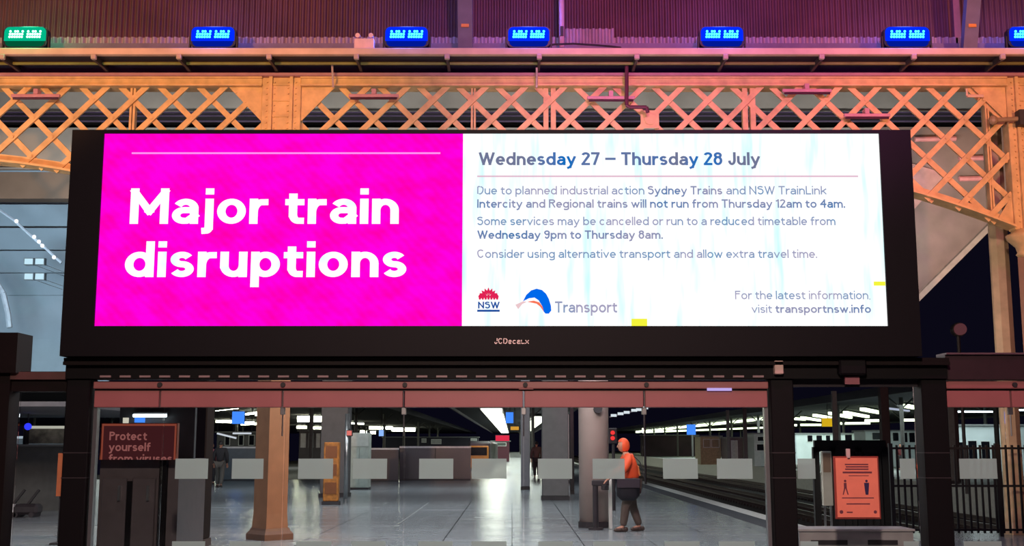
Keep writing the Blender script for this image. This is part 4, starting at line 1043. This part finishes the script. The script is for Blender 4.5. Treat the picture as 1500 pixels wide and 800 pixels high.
# orange barrier
D = 33; a, b = P(475, 690, D).x, P(497, 690, D).x
t = thing('orange_cabinet', 'narrow orange-brown poster cabinet in front of the dark grey column', 'cabinet', ((a+b)/2, D, 0))
om = mat('orange_brown_panel', (170, 105, 40), .5, 0, .4, 9)
obj('body', B(a, b, D-.15, D+.15, .1, P(0, 648, D).z, bev=.02), om, t)
bm = bmesh.new()
for k in range(3): box(bm, a+.05, b-.05, D-.17, D-.15, .3+k*.5, .62+k*.5)
obj('poster_insert', bm, mat('brown_insert', (120, 66, 30), .5), t); obj('plinth', B(a-.03, b+.03, D-.18, D+.18, 0, .1), iron, t)
# pale cabinet
D = 44; a, b = P(512, 690, D).x, P(540, 690, D).x; z = P(0, 634, D).z
t = thing('ticket_cabinet', 'pale greenish-white tall cabinet right of the thin shiny pole', 'cabinet', ((a+b)/2, D, 0))
pc = mat('pale_green_enamel', (176, 186, 178), .4)
obj('body', B(a, b, D, D+.7, .08, z), pc, t); obj('plinth', B(a, b, D-.02, D+.7, 0, .08), iron, t)
m_ = (a+b)/2
obj('door', B(a+.03, m_-.01, D-.03, D, .15, z-.55), pc, t); obj('door', B(m_+.01, b-.03, D-.03, D, .15, z-.55), pc, t)
obj('header_panel', B(a+.03, b-.03, D-.04, D, z-.5, z-.04), mat('pale_header', (196, 202, 196), .4), t)
def blob(px0, px1, py0, py1, D, m, nm, lb, cat):
    a = bx(px0, px1, py0, py1, D, D+.12); t = thing(nm, lb, cat, ((a[0]+a[1])/2, D, a[4]))
    obj('face', B(*a[:2], D, D+.02, *a[4:]), m, t); obj('case', B(a[0]-.02, a[1]+.02, D+.02, D+.14, a[4]-.02, a[5]+.02, bev=.01), iron, t)
    bm = bmesh.new(); cyl(bm, ((a[0]+a[1])/2, D+.09, a[5]), ((a[0]+a[1])/2, D+.09, 4.56 if D > 56 else a[5]+.05), .03, n=6); obj('hanger', bm, iron, t)
    return t
red = emit('red_lamp', (255, 60, 60), 1.2); redd = emit('red_glow', (215, 40, 60), 1)
blob(508, 515, 631, 638, 33.9, emit('salmon_lamp', (250, 130, 120), 1), 'red_lamp', 'small red-pink lamp beside the thin shiny pole', 'lamp')
blob(340, 358, 603, 621, 66, blue_sign, 'platform_sign', 'blue-lit platform sign above the walking person', 'sign')
blob(555, 562, 630, 639, 90, emit('pale_blue_sign', (150, 190, 255), 1.2), 'platform_sign', 'small pale blue lit sign between the pale cabinet and the dark sky', 'sign')
blob(741, 752, 604, 620, 86, blue_sign, 'platform_sign', 'square blue-lit sign at the right edge of the bright canopy', 'sign')
blob(748, 760, 625, 630, 88, emit('amber_sign', (240, 170, 60), 1), 'amber_sign', 'thin amber sign under the square blue sign', 'sign')
blob(1006, 1019, 622, 637, 140, blue_sign, 'platform_sign', 'blue-lit sign among the light row right of the person in orange', 'sign')
blob(1204, 1222, 613, 625, 82, emit('yellow_sign', (240, 190, 30), 1), 'yellow_sign', 'yellow-lit sign above the black gate with the poster', 'sign')
blob(726, 746, 638, 646, 90, emit('red_sign', (240, 50, 80), 1.1), 'red_display', 'glowing red strip under the bright canopy', 'display')
# red signal right of beige column
t = thing('signal_light', 'two red lamps one above the other, right of the beige column', 'signal', (P(898, 640, 30).x, 30, 0))
c = P(897.5, 634, 30); c2 = P(897.5, 642, 30)
obj('housing', B(c.x-.1, c.x+.12, 30.02, 30.2, c2.z-.14, c.z+.12, bev=.02), iron, t)
bm = bmesh.new(); cyl(bm, (c.x+.02, 30.1, 0), (c.x+.02, 30.1, c2.z-.14), .04, n=8); obj('mast', bm, iron, t)
for q in (c, c2):
    bm = bmesh.new(); cyl(bm, (q.x, 29.98, q.z), (q.x, 30.02, q.z), .055, n=12); obj('lens', bm, red, t)

# ------------------------------------------------------------------ platform canopies and their tubes
roofm = mat('canopy_underside', (30, 30, 44), .8)
def canopy(x0, x1, y0, y1, z, lb, posts, slant=0):
    t = thing('platform_canopy', lb, 'canopy', ((x0+x1)/2, y0, z))
    bm = bmesh.new(); box(bm, x0, x1, y0, y1, z, z+.25); obj('roof', bm, roofm, t)
    for x in (x0, x1): obj('fascia', B(x-.06, x+.06, y0, y1, z-.2, z+.3), mat('grey_fascia', (120, 116, 128), .6) if z > 4.6 or x1 == 5.0 else mat('dark_fascia', (40, 40, 52), .6), t)
    for (x, y) in posts:
        bm = bmesh.new(); cyl(bm, (x, y, 0), (x, y, z), .13, n=8); cyl(bm, (x, y, z-.7), (x+.8, y, z), .06, n=6); cyl(bm, (x, y, z-.7), (x-.8, y, z), .06, n=6); obj('post', bm, mat('canopy_post', (84, 84, 82), .6), t)
    return t
canopy(20.5, 48, 50, 300, 4.55, 'dark canopy over the far platforms on the right', [(24, y) for y in range(58, 200, 14)] + [(34, y) for y in range(66, 200, 18)])
canopy(-70, -9.2, 62, 300, 4.55, 'dark canopy over the platforms on the left', [(-12, y) for y in range(70, 200, 20)] + [(-24, y) for y in range(66, 200, 18)] + [(-38, y) for y in range(75, 200, 18)])
canopy(-4.6, 5.0, 84, 300, 4.55, 'canopy over the middle platform, brightly lit underneath', [(1.6, y) for y in range(90, 250, 20)])
# right: receding tubes
rt = [(1160, 613, 1178, 614.5), (1175, 612, 1202, 616), (1193, 608.5, 1222, 613), (1216, 605.5, 1246, 611.5), (1238, 604.5, 1271, 610.5), (1263, 599.5, 1299, 606.5), (1325, 594.5, 1342, 597.5)]
wn = ['first', 'second', 'third', 'fourth', 'fifth', 'sixth', 'seventh']
for k, q in enumerate(rt): tube(*q, 4.3, wn[k] + ' from the left of the slanting tubes behind the tall glass panel', r=.17, grp='slanting platform tubes')
tube(1293, 597.5, 1331, 602, 4.3, 'dimmer slanting tube behind the tall glass panel', emit('dim_tube', (190, 195, 215), 1), .1, 'slanting platform tubes')
rh = [(1159, 623, 1167, 623), (1173, 622.5, 1204, 622.5), (1227, 620.5, 1274, 620), (1268, 616.5, 1296, 616), (1319, 615.5, 1343, 615.5)]
for k, q in enumerate(rh): tube(*q, 3.9, wn[k] + ' from the left of the level tubes behind the tall glass panel', r=.17, grp='level platform tubes')
tube(1384, 603.3, 1394, 603.3, 3.9, 'short bright tube just right of the third black post', tube_w, .08)
tube(1398, 603.3, 1457, 603.3, 3.9, 'long bright white tube left of the slim cream column', tube_w, .08)
tube(1483, 600.8, 1530, 600.8, 3.9, 'bright white tube cut by the right edge of the picture', tube_w, .08)
# long row left of the second black post
ords = ['first', 'second', 'third', 'fourth', 'fifth', 'sixth', 'seventh', 'eighth', 'ninth', 'tenth', 'eleventh', 'twelfth', 'thirteenth', 'fourteenth', 'fifteenth', 'sixteenth']
px_ = 1122; k = 0
while px_ > 940:
    w_ = 10 + (px_-940)*.07; y = 652 - (px_-750)/9.0
    tube(px_-w_, 652-(px_-w_-750)/9.6, px_, 652-(px_-750)/9.6, 4.3, ords[min(k, 15)] + ' tube of the upper receding row, counted leftward from the second black post', r=.26 - (px_-940)*.0004, grp='upper receding row of tubes', cover=False)
    px_ -= w_ + 1.5; k += 1
px_ = 1122; k = 0
while px_ > 944:
    w_ = 12 + (px_-940)*.09; f_ = lambda x: 633.5 - (x-937)*(7.0/185)
    tube(px_-w_, f_(px_-w_), px_, f_(px_), 3.9, ords[min(k, 15)] + ' tube of the lower receding row, counted leftward from the second black post', r=.2 - (px_-940)*.0003, grp='lower receding row of tubes', cover=False)
    px_ -= w_ + 2.5; k += 1
# small lamps on a diagonal wire above the person in orange
for (a_, b_) in (((893, 610), (901, 608)), ((903, 607.5), (911, 605.5)), ((914, 605), (921, 603)), ((924, 602), (930, 601)), ((940, 599), (950, 597))):
    pass
u = P(893, 611, 50); v = P(955, 596, 50)
t = thing('light_string', 'row of small white lamps on a sloping bar above the person in orange', 'light', u.lerp(v, .5))
bm = bmesh.new(); bar(bm, u, v, .05, .05); obj('bar', bm, grey_col, t)
for k, (x_, y_) in enumerate(((899, 608.5), (909, 606), (918, 604), (929, 601), (936, 600), (945, 597.5))):
    c = P(x_, y_, 49.9); bm = bmesh.new(); box(bm, c.x-.12, c.x+.12, 49.85, 49.95, c.z-.06, c.z+.05); obj('lamp', bm, emit('string_lamp', (225, 230, 235), 1.2), t)
bm = bmesh.new(); cyl(bm, P(944, 598, 50), (P(944, 598, 50).x, 50, -1.2), .05, n=6); obj('mast', bm, iron, t)
# left side lights
for q, nm, r in (((318, 617.5, 341, 618), 'yellow-white tube left of the blue sign over the walking person', .2), ((356, 620.5, 369, 620), 'short thick tube right of the blue sign over the walking person', .28), ((372, 621, 390, 621), 'tube at the cream column\'s left edge, below the slanting one', .2),
                 ((357, 607.5, 388, 603), 'slanting tube right of the blue sign over the walking person', .1), ((376, 608, 391, 607), 'short bright tube close to the cream column\'s left edge', .14),
                 ((316, 602, 350, 598.5), 'thin faint tube under the rail, above the blue sign on the left', .02),
                 ((436, 612, 472, 612), 'upper thick tube between the cream column and the dark grey column', .22), ((436, 616, 472, 616), 'second thick tube between the cream column and the dark grey column', .22), ((435, 626, 449, 626), 'lower left tube between the cream and dark grey columns', .26), ((453, 627, 472, 627), 'lower right tube between the cream and dark grey columns', .26),
                 ((510, 620, 532, 621), 'short tube above the pale cabinet', .12), ((541, 627, 575, 627), 'bright tube above the small pale blue sign', .28), ((574, 629.5, 608, 629.5), 'long bright tube against the dark sky, right of the small pale blue sign', .4), ((528, 633, 537, 633), 'tiny tube over the right top of the pale cabinet', .4), ((543, 633.8, 550, 633.8), 'tiny tube left of the small pale blue sign', .4)):
    tube(*q, 4.3 if r < .25 else 4.2, nm, emit('cream_tube', (255, 252, 215), 30.0), r, 'tubes over the left platforms')
D = 66
for (a_, b_, nm) in (((318, 635), (346, 642), 'white sloping strip over the head of the walking person'), ((341, 635), (368, 635), 'level white strip right of the head of the walking person')):
    u = P(*a_, D); v = P(*b_, D); t = thing('strip_light', nm, 'light', (u+v)/2, 'low strips on the left')
    bm = bmesh.new(); bar(bm, u, v, .08, .09); obj('diffuser', bm, emit('soft_strip', (225, 228, 235), 1), t); up = Vector((0, .08, .02))
    bm = bmesh.new(); bar(bm, u+up, v+up, .08, .12); obj('housing', bm, grey_col, t)
    bm = bmesh.new(); cyl(bm, u+up, (u.x, D+.08, 4.56), .02, n=6); cyl(bm, v+up, (v.x, D+.08, 4.56), .02, n=6); obj('hanger', bm, iron, t)
# glazing and posts behind on the left
bmw = mat('misty_grey_wall', (92, 92, 94), .6, 0, .3, .6)
# middle canopy lights: two converging rows
def wedge(side, lb):
    t = thing('light_row', lb, 'light', (-2.4 if side < 0 else 2.4, 82, 4.1))
    for k in range(12):
        y0 = (84 + k*14) if side < 0 else (108 + k*14); 
        x0, x1 = ((-2.25, -.75) if side < 0 else (1.9, 3.4))
        obj('light_panel', B(x0, x1, y0, y0+12.5, 4.18, 4.26), emit('bright_panel', (255, 255, 232), 5.5), t)
    obj('housing', B(x0-.1, x1+.1, 84 if side < 0 else 108, y0+12.5, 4.262, 4.32), grey_col, t)
wedge(-1, 'broad bright row of light panels under the middle canopy, left side')
wedge(1, 'broad bright row of light panels under the middle canopy, right of the thin blue-grey post')
# thin line of canopy edge
u = PZ(664, 596, 4.5); v = PZ(717, 640, 4.5); v = u + (v-u)*.25 if v.y > 330 else v
# yellow-orange train nose and dark train at centre
D = 75; a, b = P(699, 690, D).x, P(718, 690, D).x
t = thing('train', 'train front with orange-brown nose stopped left of the bright canopy', 'train', ((a+b)/2-.6, D, -1.1))
obj('body', B(a-.6, b, D, D+40, -.7, 1.9, bev=.15), mat('train_dark_body', (46, 38, 44), .4), t)
obj('nose_panel', B(a-.5, b-.1, D-.05, D+.1, .2, 1.6, bev=.05), mat('train_orange_nose', (165, 100, 30), .4), t)
obj('windscreen', B(a-.4, b-.2, D-.08, D-.05, 1.0, 1.5), mat('dark_window', (18, 18, 24), .1), t)
obj('underframe', B(a-.4, b-.2, D+.2, D+39, -1.2, -.7), iron, t)
# lit platform sheds
def shed(px0, px1, D, pyt, pyb, lb, m, wins=(), wm=None, door=None, ground=0):
    a = P(px0, 690, D).x; b = P(px1, 690, D).x; z1 = P(0, pyt, D).z
    t = thing('platform_building', lb, 'building', ((a+b)/2, D, ground))
    obj('wall', B(a, b, D, D+3, ground, z1), m, t)
    obj('roof', B(a-.15, b+.15, D-.15, D+3.1, z1, z1+.1), mat('shed_roof', (120, 124, 126), .6), t)
    for (u, v, y0, y1) in wins:
        w0 = bx(u, v, y0, y1, D-.05, D); f = obj('window_frame', B(w0[0]-.05, w0[1]+.05, D-.04, D, w0[4]-.05, w0[5]+.05), mat('white_frame', (215, 222, 222), .4), t)
        obj('pane', B(w0[0], w0[1], D-.06, D-.04, w0[4], w0[5]), wm or mat('dark_window', (18, 18, 24), .1), f)
    return t
whitew = mat('pale_blue_building_wall', (205, 218, 222), .5, 0, .1, 1)
shed(1376, 1530, 74, 624, 675, 'pale blue-white platform building with dark windows at right', whitew, [(1406, 1413, 648, 672), (1419, 1431, 646, 674), (1438, 1450, 647, 672), (1384, 1390, 640, 665), (1484, 1492, 630, 645)])
shed(1168, 1262, 112, 636, 668, 'pale platform building behind the black gate', whitew, [(1183, 1190, 638, 647), (1196, 1204, 638, 647), (1210, 1216, 638, 647), (1238, 1248, 637, 648)])
shed(1270, 1345, 90, 632, 668, 'pale platform building with three windows behind the fence', whitew, [(1308, 1316, 634, 646), (1322, 1329, 634, 648), (1332, 1340, 634, 648), (1278, 1296, 634, 644)])
shed(1027, 1057, 100, 640, 680, 'yellowish kiosk on the far platform between two frosted squares', mat('yellow_grey_kiosk', (176, 162, 126), .6, 0, .2), [(1031, 1040, 644, 655), (1043, 1053, 644, 655)], mat('kiosk_window', (150, 140, 110), .4))
shed(1106, 1123, 92, 636, 676, 'pale kiosk just left of the second black post', mat('pale_kiosk', (186, 196, 196), .5), [(1110, 1120, 640, 646), (1109, 1121, 651, 660)])
shed(1067, 1092, 96, 642, 672, 'grey kiosk with a white column on the far platform', mat('plum_grey_kiosk', (112, 96, 102), .6), [(1072, 1080, 646, 672)], mat('white_kiosk_column', (205, 210, 202), .5))
shed(942, 1024, 174, 638, 666, 'dark maroon shed row on the far platform right of the person in orange', mat('dark_maroon_wall', (52, 34, 44), .8, 0, .5, .4))
shed(560, 700, 156, 641, 665, 'dark low building across the middle tracks', mat('dark_navy_wall', (34, 34, 48), .8, 0, .4, .3), [(618, 624, 643, 648), (632, 646, 644, 650), (690, 698, 643, 647)], mat('grey_lit_window', (170, 175, 175), .6))
shed(316, 386, 90, 634, 668, 'grey platform building behind the walking person', bmw, [(330, 336, 638, 652), (350, 356, 638, 652), (365, 372, 638, 652)])
shed(437, 476, 90, 632, 668, 'grey platform building between the cream and dark grey columns', bmw, [(441, 447, 636, 655), (453, 458, 636, 655), (464, 468, 636, 655)], mat('bright_window', (225, 232, 230), .4))
shed(720, 746, 120, 647, 664, 'maroon shed end under the bright canopy', mat('maroon_shed', (80, 36, 50), .7), [(724, 741, 649, 653)], mat('teal_window', (50, 74, 66), .3))
# posts and silhouettes on the far platform
for k, (px, D, y) in enumerate(((1068, 93, 0), (1093, 88, 0), (1226, 60, 0), (1299, 56, 0), (1396, 50, 0), (1404, 52, 0))):
    x = P(px, 690, D).x
    t = thing('platform_post', ['dark post beside the yellowish kiosk', 'dark maroon post left of the pale kiosk', 'grey post above the black gate', 'wide grey post behind the right part of the tall glass panel', 'grey post just right of the third black post', 'thin dark post second right of the third black post'][k], 'post', (x, D, 0), 'posts on the far platform')
    r = (.12, .14, .12, .2, .14, .09)[k]
    bm = bmesh.new(); box(bm, x-r, x+r, D-r, D+r, .15, 4.4, bev=.02); obj('shaft', bm, mat('post_grey_%d' % (k % 2), (104, 102, 104) if k % 2 == 0 else (60, 42, 46), .6), t)
    obj('base', B(x-r*1.3, x+r*1.3, D-r*1.3, D+r*1.3, 0, .15), iron, t)

# ------------------------------------------------------------------ fence, gate and poster on the right
D = 21.6
xf0, xf1 = P(1306, 700, D).x, P(1640, 700, D).x
t = thing('steel_fence', 'black steel fence of upright bars at right, in front of the tracks', 'fence', ((xf0+xf1)/2, D, 0))
fm_ = mat('black_fence_paint', (12, 12, 14), .5)
zt_ = P(0, 652, D).z
p0 = bmesh.new(); box(p0, -.019, .019, -.012, .012, .06, zt_); pm = bpy.data.meshes.new('bar'); p0.to_mesh(pm); p0.free(); pm.materials.append(fm_)
x = xf0; L = t.location
while x < xf1:
    o = bpy.data.objects.new('bar', pm); COL.objects.link(o); o.parent = t; o.location = (x-L.x, 0, 0); x += .118
for z in (zt_-.06, P(0, 712, D).z, .12): obj('rail', B(xf0, xf1, D-.022, D+.022, z-.02, z+.02), fm_, t)
for px in (1306, 1383, 1462, 1545):
    x = P(px, 700, D).x; obj('post', B(x-.035, x+.035, D-.035, D+.035, 0, zt_+.03), fm_, t)
D = 17.0
a, b = P(1194, 700, D).x, P(1299, 700, D).x; z1 = P(0, 645, D).z
t = thing('black_gate', 'black barred gate behind the tall glass panel and its orange-red poster', 'gate', ((a+b)/2, D, 0))
obj('top_rail', B(a, b, D-.04, D+.04, P(0, 662, D).z, z1), fm_, t)
obj('bottom_rail', B(a, b, D-.03, D+.03, .1, .16), fm_, t)
for px in (1196, 1220, 1258, 1297):
    x = P(px, 700, D).x; obj('post', B(x-.045, x+.045, D-.04, D+.04, 0, P(0, 655, D).z), fm_, t)
k = 0; x = a+.12
while x < b-.05:
    obj('bar', B(x-.01, x+.01, D-.012, D+.012, .16, P(0, 660, D).z), fm_, t); x += .1
obj('mesh_infill', B(P(1222, 700, D).x, b, D+.02, D+.03, .16, P(0, 660, D).z), mat('dark_mesh', (30, 30, 34), .6), t)
a_ = bx(1203, 1218, 661, 741, D-.06, D-.04)
t2 = thing('info_panel', 'narrow silver-grey upright panel left of the orange-red poster', 'panel', ((a_[0]+a_[1])/2, D-.1, a_[4]))
obj('panel', B(a_[0], a_[1], D-.12, D-.04, a_[4], a_[5], bev=.01), mat('silver_panel', (226, 226, 214), .35, 0, .25, 3), t2)
obj('upper_strip', B(a_[0]+.02, a_[1]-.02, D-.125, D-.12, a_[5]-.3, a_[5]-.03), mat('tan_strip', (165, 140, 120), .4), t2)
for x in (a_[0]+.03, a_[1]-.03): obj('leg', B(x-.012, x+.012, D-.10, D-.06, 0, a_[4]), chrome, t2)
# poster
DP = YG - .06
t = thing('distancing_poster', 'orange-red poster with two dark standing figures and lines of print', 'poster', (P(1256, 714, DP).x, DP, P(0, 758, DP).z))
pr = mat('poster_orange', (248, 140, 112), .55, 0, .05); prd = mat('poster_ink', (112, 52, 66), .6); prn = mat('poster_navy', (44, 30, 78), .6)
def pp(px, py, D=DP): return P(px, py, D)
c0, c1, c2, c3 = pp(1224, 671), pp(1285, 671), pp(1288.5, 758), pp(1227, 758)
xm0, xm1 = (c0.x + c3.x)/2, (c1.x+c2.x)/2
obj('sheet', B(xm0, xm1, DP, DP+.02, c2.z, c0.z), pr, t)
obj('backing', B(xm0-.02, xm1+.02, DP+.02, DP+.04, c2.z-.02, c0.z+.02), mat('poster_edge', (150, 60, 50), .5), t)
W_ = xm1-xm0; H_ = c0.z-c2.z; Z0 = c2.z
def ln(u0, u1, v, h, m, nm='print_line'): obj(nm, B(xm0+W_*u0, xm0+W_*u1, DP-.002, DP, Z0+H_*(v-h/2), Z0+H_*(v+h/2)), m, t)
for u0, u1, v, h in ((.22, .78, .89, .022), (.24, .78, .85, .022), (.22, .78, .81, .022), (.16, .86, .755, .03), (.3, .78, .70, .012), (.12, .88, .325, .016), (.22, .78, .225, .02), (.22, .36, .085, .02)): ln(u0, u1, v, h, prd)
for u0, s in ((.17, 0), (.68, 1)):
    bm = bmesh.new(); cx = xm0+W_*u0+.02; zb_ = Z0+H_*.38; h = H_*.25
    cyl(bm, (cx, DP-.004, zb_+h*.92), (cx, DP, zb_+h*.92), h*.085, n=12)
    if s:
        prism(bm, [(cx-h*.17, zb_+h*.8), (cx+h*.17, zb_+h*.8), (cx+h*.14, zb_+h*.4), (cx+h*.09, zb_), (cx-h*.09, zb_), (cx-h*.14, zb_+h*.4)], DP-.004, DP)
    else:
        prism(bm, [(cx-h*.1, zb_+h*.8), (cx+h*.08, zb_+h*.8), (cx+h*.09, zb_+h*.42), (cx-h*.09, zb_+h*.42)], DP-.004, DP)
        prism(bm, [(cx-h*.09, zb_+h*.45), (cx, zb_+h*.45), (cx-h*.13, zb_), (cx-h*.2, zb_)], DP-.004, DP)
        prism(bm, [(cx, zb_+h*.45), (cx+h*.09, zb_+h*.45), (cx+h*.2, zb_), (cx+h*.13, zb_)], DP-.004, DP)
    obj('figure_print', bm, prn if s else prd, t)
bm = bmesh.new(); cyl(bm, (xm0+W_*.09, DP-.003, Z0+H_*.09), (xm0+W_*.09, DP, Z0+H_*.09), .022, n=10); cyl(bm, (xm0+W_*.9, DP-.003, Z0+H_*.09), (xm0+W_*.9, DP, Z0+H_*.09), .02, n=10); obj('round_mark', bm, prd, t)
bm = bmesh.new(); c = pp(1243, 663); box(bm, c.x-.022, c.x+.022, DP, DP+.045, c0.z-.02, c.z+.045, bev=.006); obj('hook', bm, mat('pale_hook', (215, 185, 180), .5), t)
# grey low cabinet at the foot
D = 15.2
a, b = P(1171, 790, D).x, P(1338, 790, D).x; z1 = P(0, 775, D).z
t = thing('low_cabinet', 'low grey cabinet at the bottom of the tall glass panel', 'cabinet', ((a+b)/2, D, 0))
obj('body', B(a, b, D, D+.5, .06, z1-.03), mat('grey_laminate', (185, 178, 176), .5), t)
obj('top', B(a-.02, b+.02, D-.03, D+.52, z1-.03, z1, bev=.006), mat('grey_laminate_top', (205, 198, 196), .5), t)
obj('plinth', B(a+.03, b-.03, D+.03, D+.48, 0, .06), iron, t)
for u, v in ((.1, .42), (.60, .86)): obj('vent_slot', B(a+(b-a)*u, a+(b-a)*v, D-.01, D, z1-.2, z1-.14), iron, t)
# ------------------------------------------------------------------ far left through the doorway
D = 20
a, b = P(84, 700, D).x, P(97, 700, D).x
t = thing('orange_notice', 'tall narrow orange notice board left of the left black post', 'sign', ((a+b)/2, D, 0))
obj('board', B(a, b, D-.02, D+.02, P(0, 727, D).z, P(0, 664, D).z), mat('orange_notice', (205, 112, 66), .5), t)
obj('leg', B((a+b)/2-.03, (a+b)/2+.03, D+.02, D+.05, 0, P(0, 680, D).z), iron, t)
obj('foot', B(a, b, D-.2, D+.2, 0, .03), iron, t)
D = 30
a, b = P(22, 650, D).x, P(100, 650, D).x
t = thing('service_counter', 'grey counter with lit shelf seen through the far left glass panel', 'counter', ((a+b)/2, D, 0))
obj('body', B(a, b, D, D+.6, 0, P(0, 654, D).z), mat('counter_grey', (90, 88, 88), .5), t)
obj('counter_top', B(a-.05, b+.05, D-.1, D+.6, P(0, 654, D).z, P(0, 651, D).z), mat('counter_top', (140, 138, 134), .4), t)
obj('lit_shelf', B(*bx(38, 98, 624, 628, D+.2, D+.3)), emit('warm_shelf_light', (195, 190, 175), 1), t)
obj('back_panel', B(*bx(36, 98, 628, 650, D+.5, D+.6)), mat('shelf_back', (150, 142, 128), .5, 0, .5, 5), t)
obj('shelf_post', B(*bx(34, 38, 620, 651, D+.3, D+.5)), iron, t)
t = thing('blue_lamp', 'small bright blue lamp above the grey counter at far left', 'lamp', P(41, 625, 29.5))
bm = bmesh.new(); ball(bm, P(41, 625, 29.5), .09, n=10); obj('bulb', bm, emit('blue_bulb', (50, 60, 255), 1.4), t)
bm = bmesh.new(); cyl(bm, P(41, 624, 29.5)+Vector((0, 0, .05)), (P(41, 624, 29.5).x, 29.5, P(0, 612, 34).z), .015, n=6); obj('cord', bm, iron, t)
D = 28
for (px, py, nm, m, sx) in ((37, 703, 'white and dark machine base at the foot of the counter', mat('white_enamel', (205, 210, 212), .4), .18), (58, 697, 'dark shoe-shaped floor machine at the foot of the counter', iron, .3)):
    x = P(px, py, D).x; t = thing('floor_machine', nm, 'machine', (x, D-.6, 0))
    bm = bmesh.new(); box(bm, x-sx, x+sx, D-.8, D-.4, .06, .3, bev=.06); obj('body', bm, m, t)
    bm = bmesh.new(); bar(bm, (x, D-.6, .28), (x+.25, D-.6, .62), .07, .05); obj('handle', bm, iron, t)
    bm = bmesh.new()
    for s in (-1, 1): cyl(bm, (x+s*sx*.6, D-.82, .06), (x+s*sx*.6, D-.38, .06), .06, n=10)
    obj('wheel', bm, iron, t)
struct('ceiling', B(P(-40, 600, 34).x, P(101, 600, 24).x, 24, 34, P(0, 612, 34).z, P(0, 612, 34).z+.1), mat('concourse_ceiling', (96, 92, 96), .7))
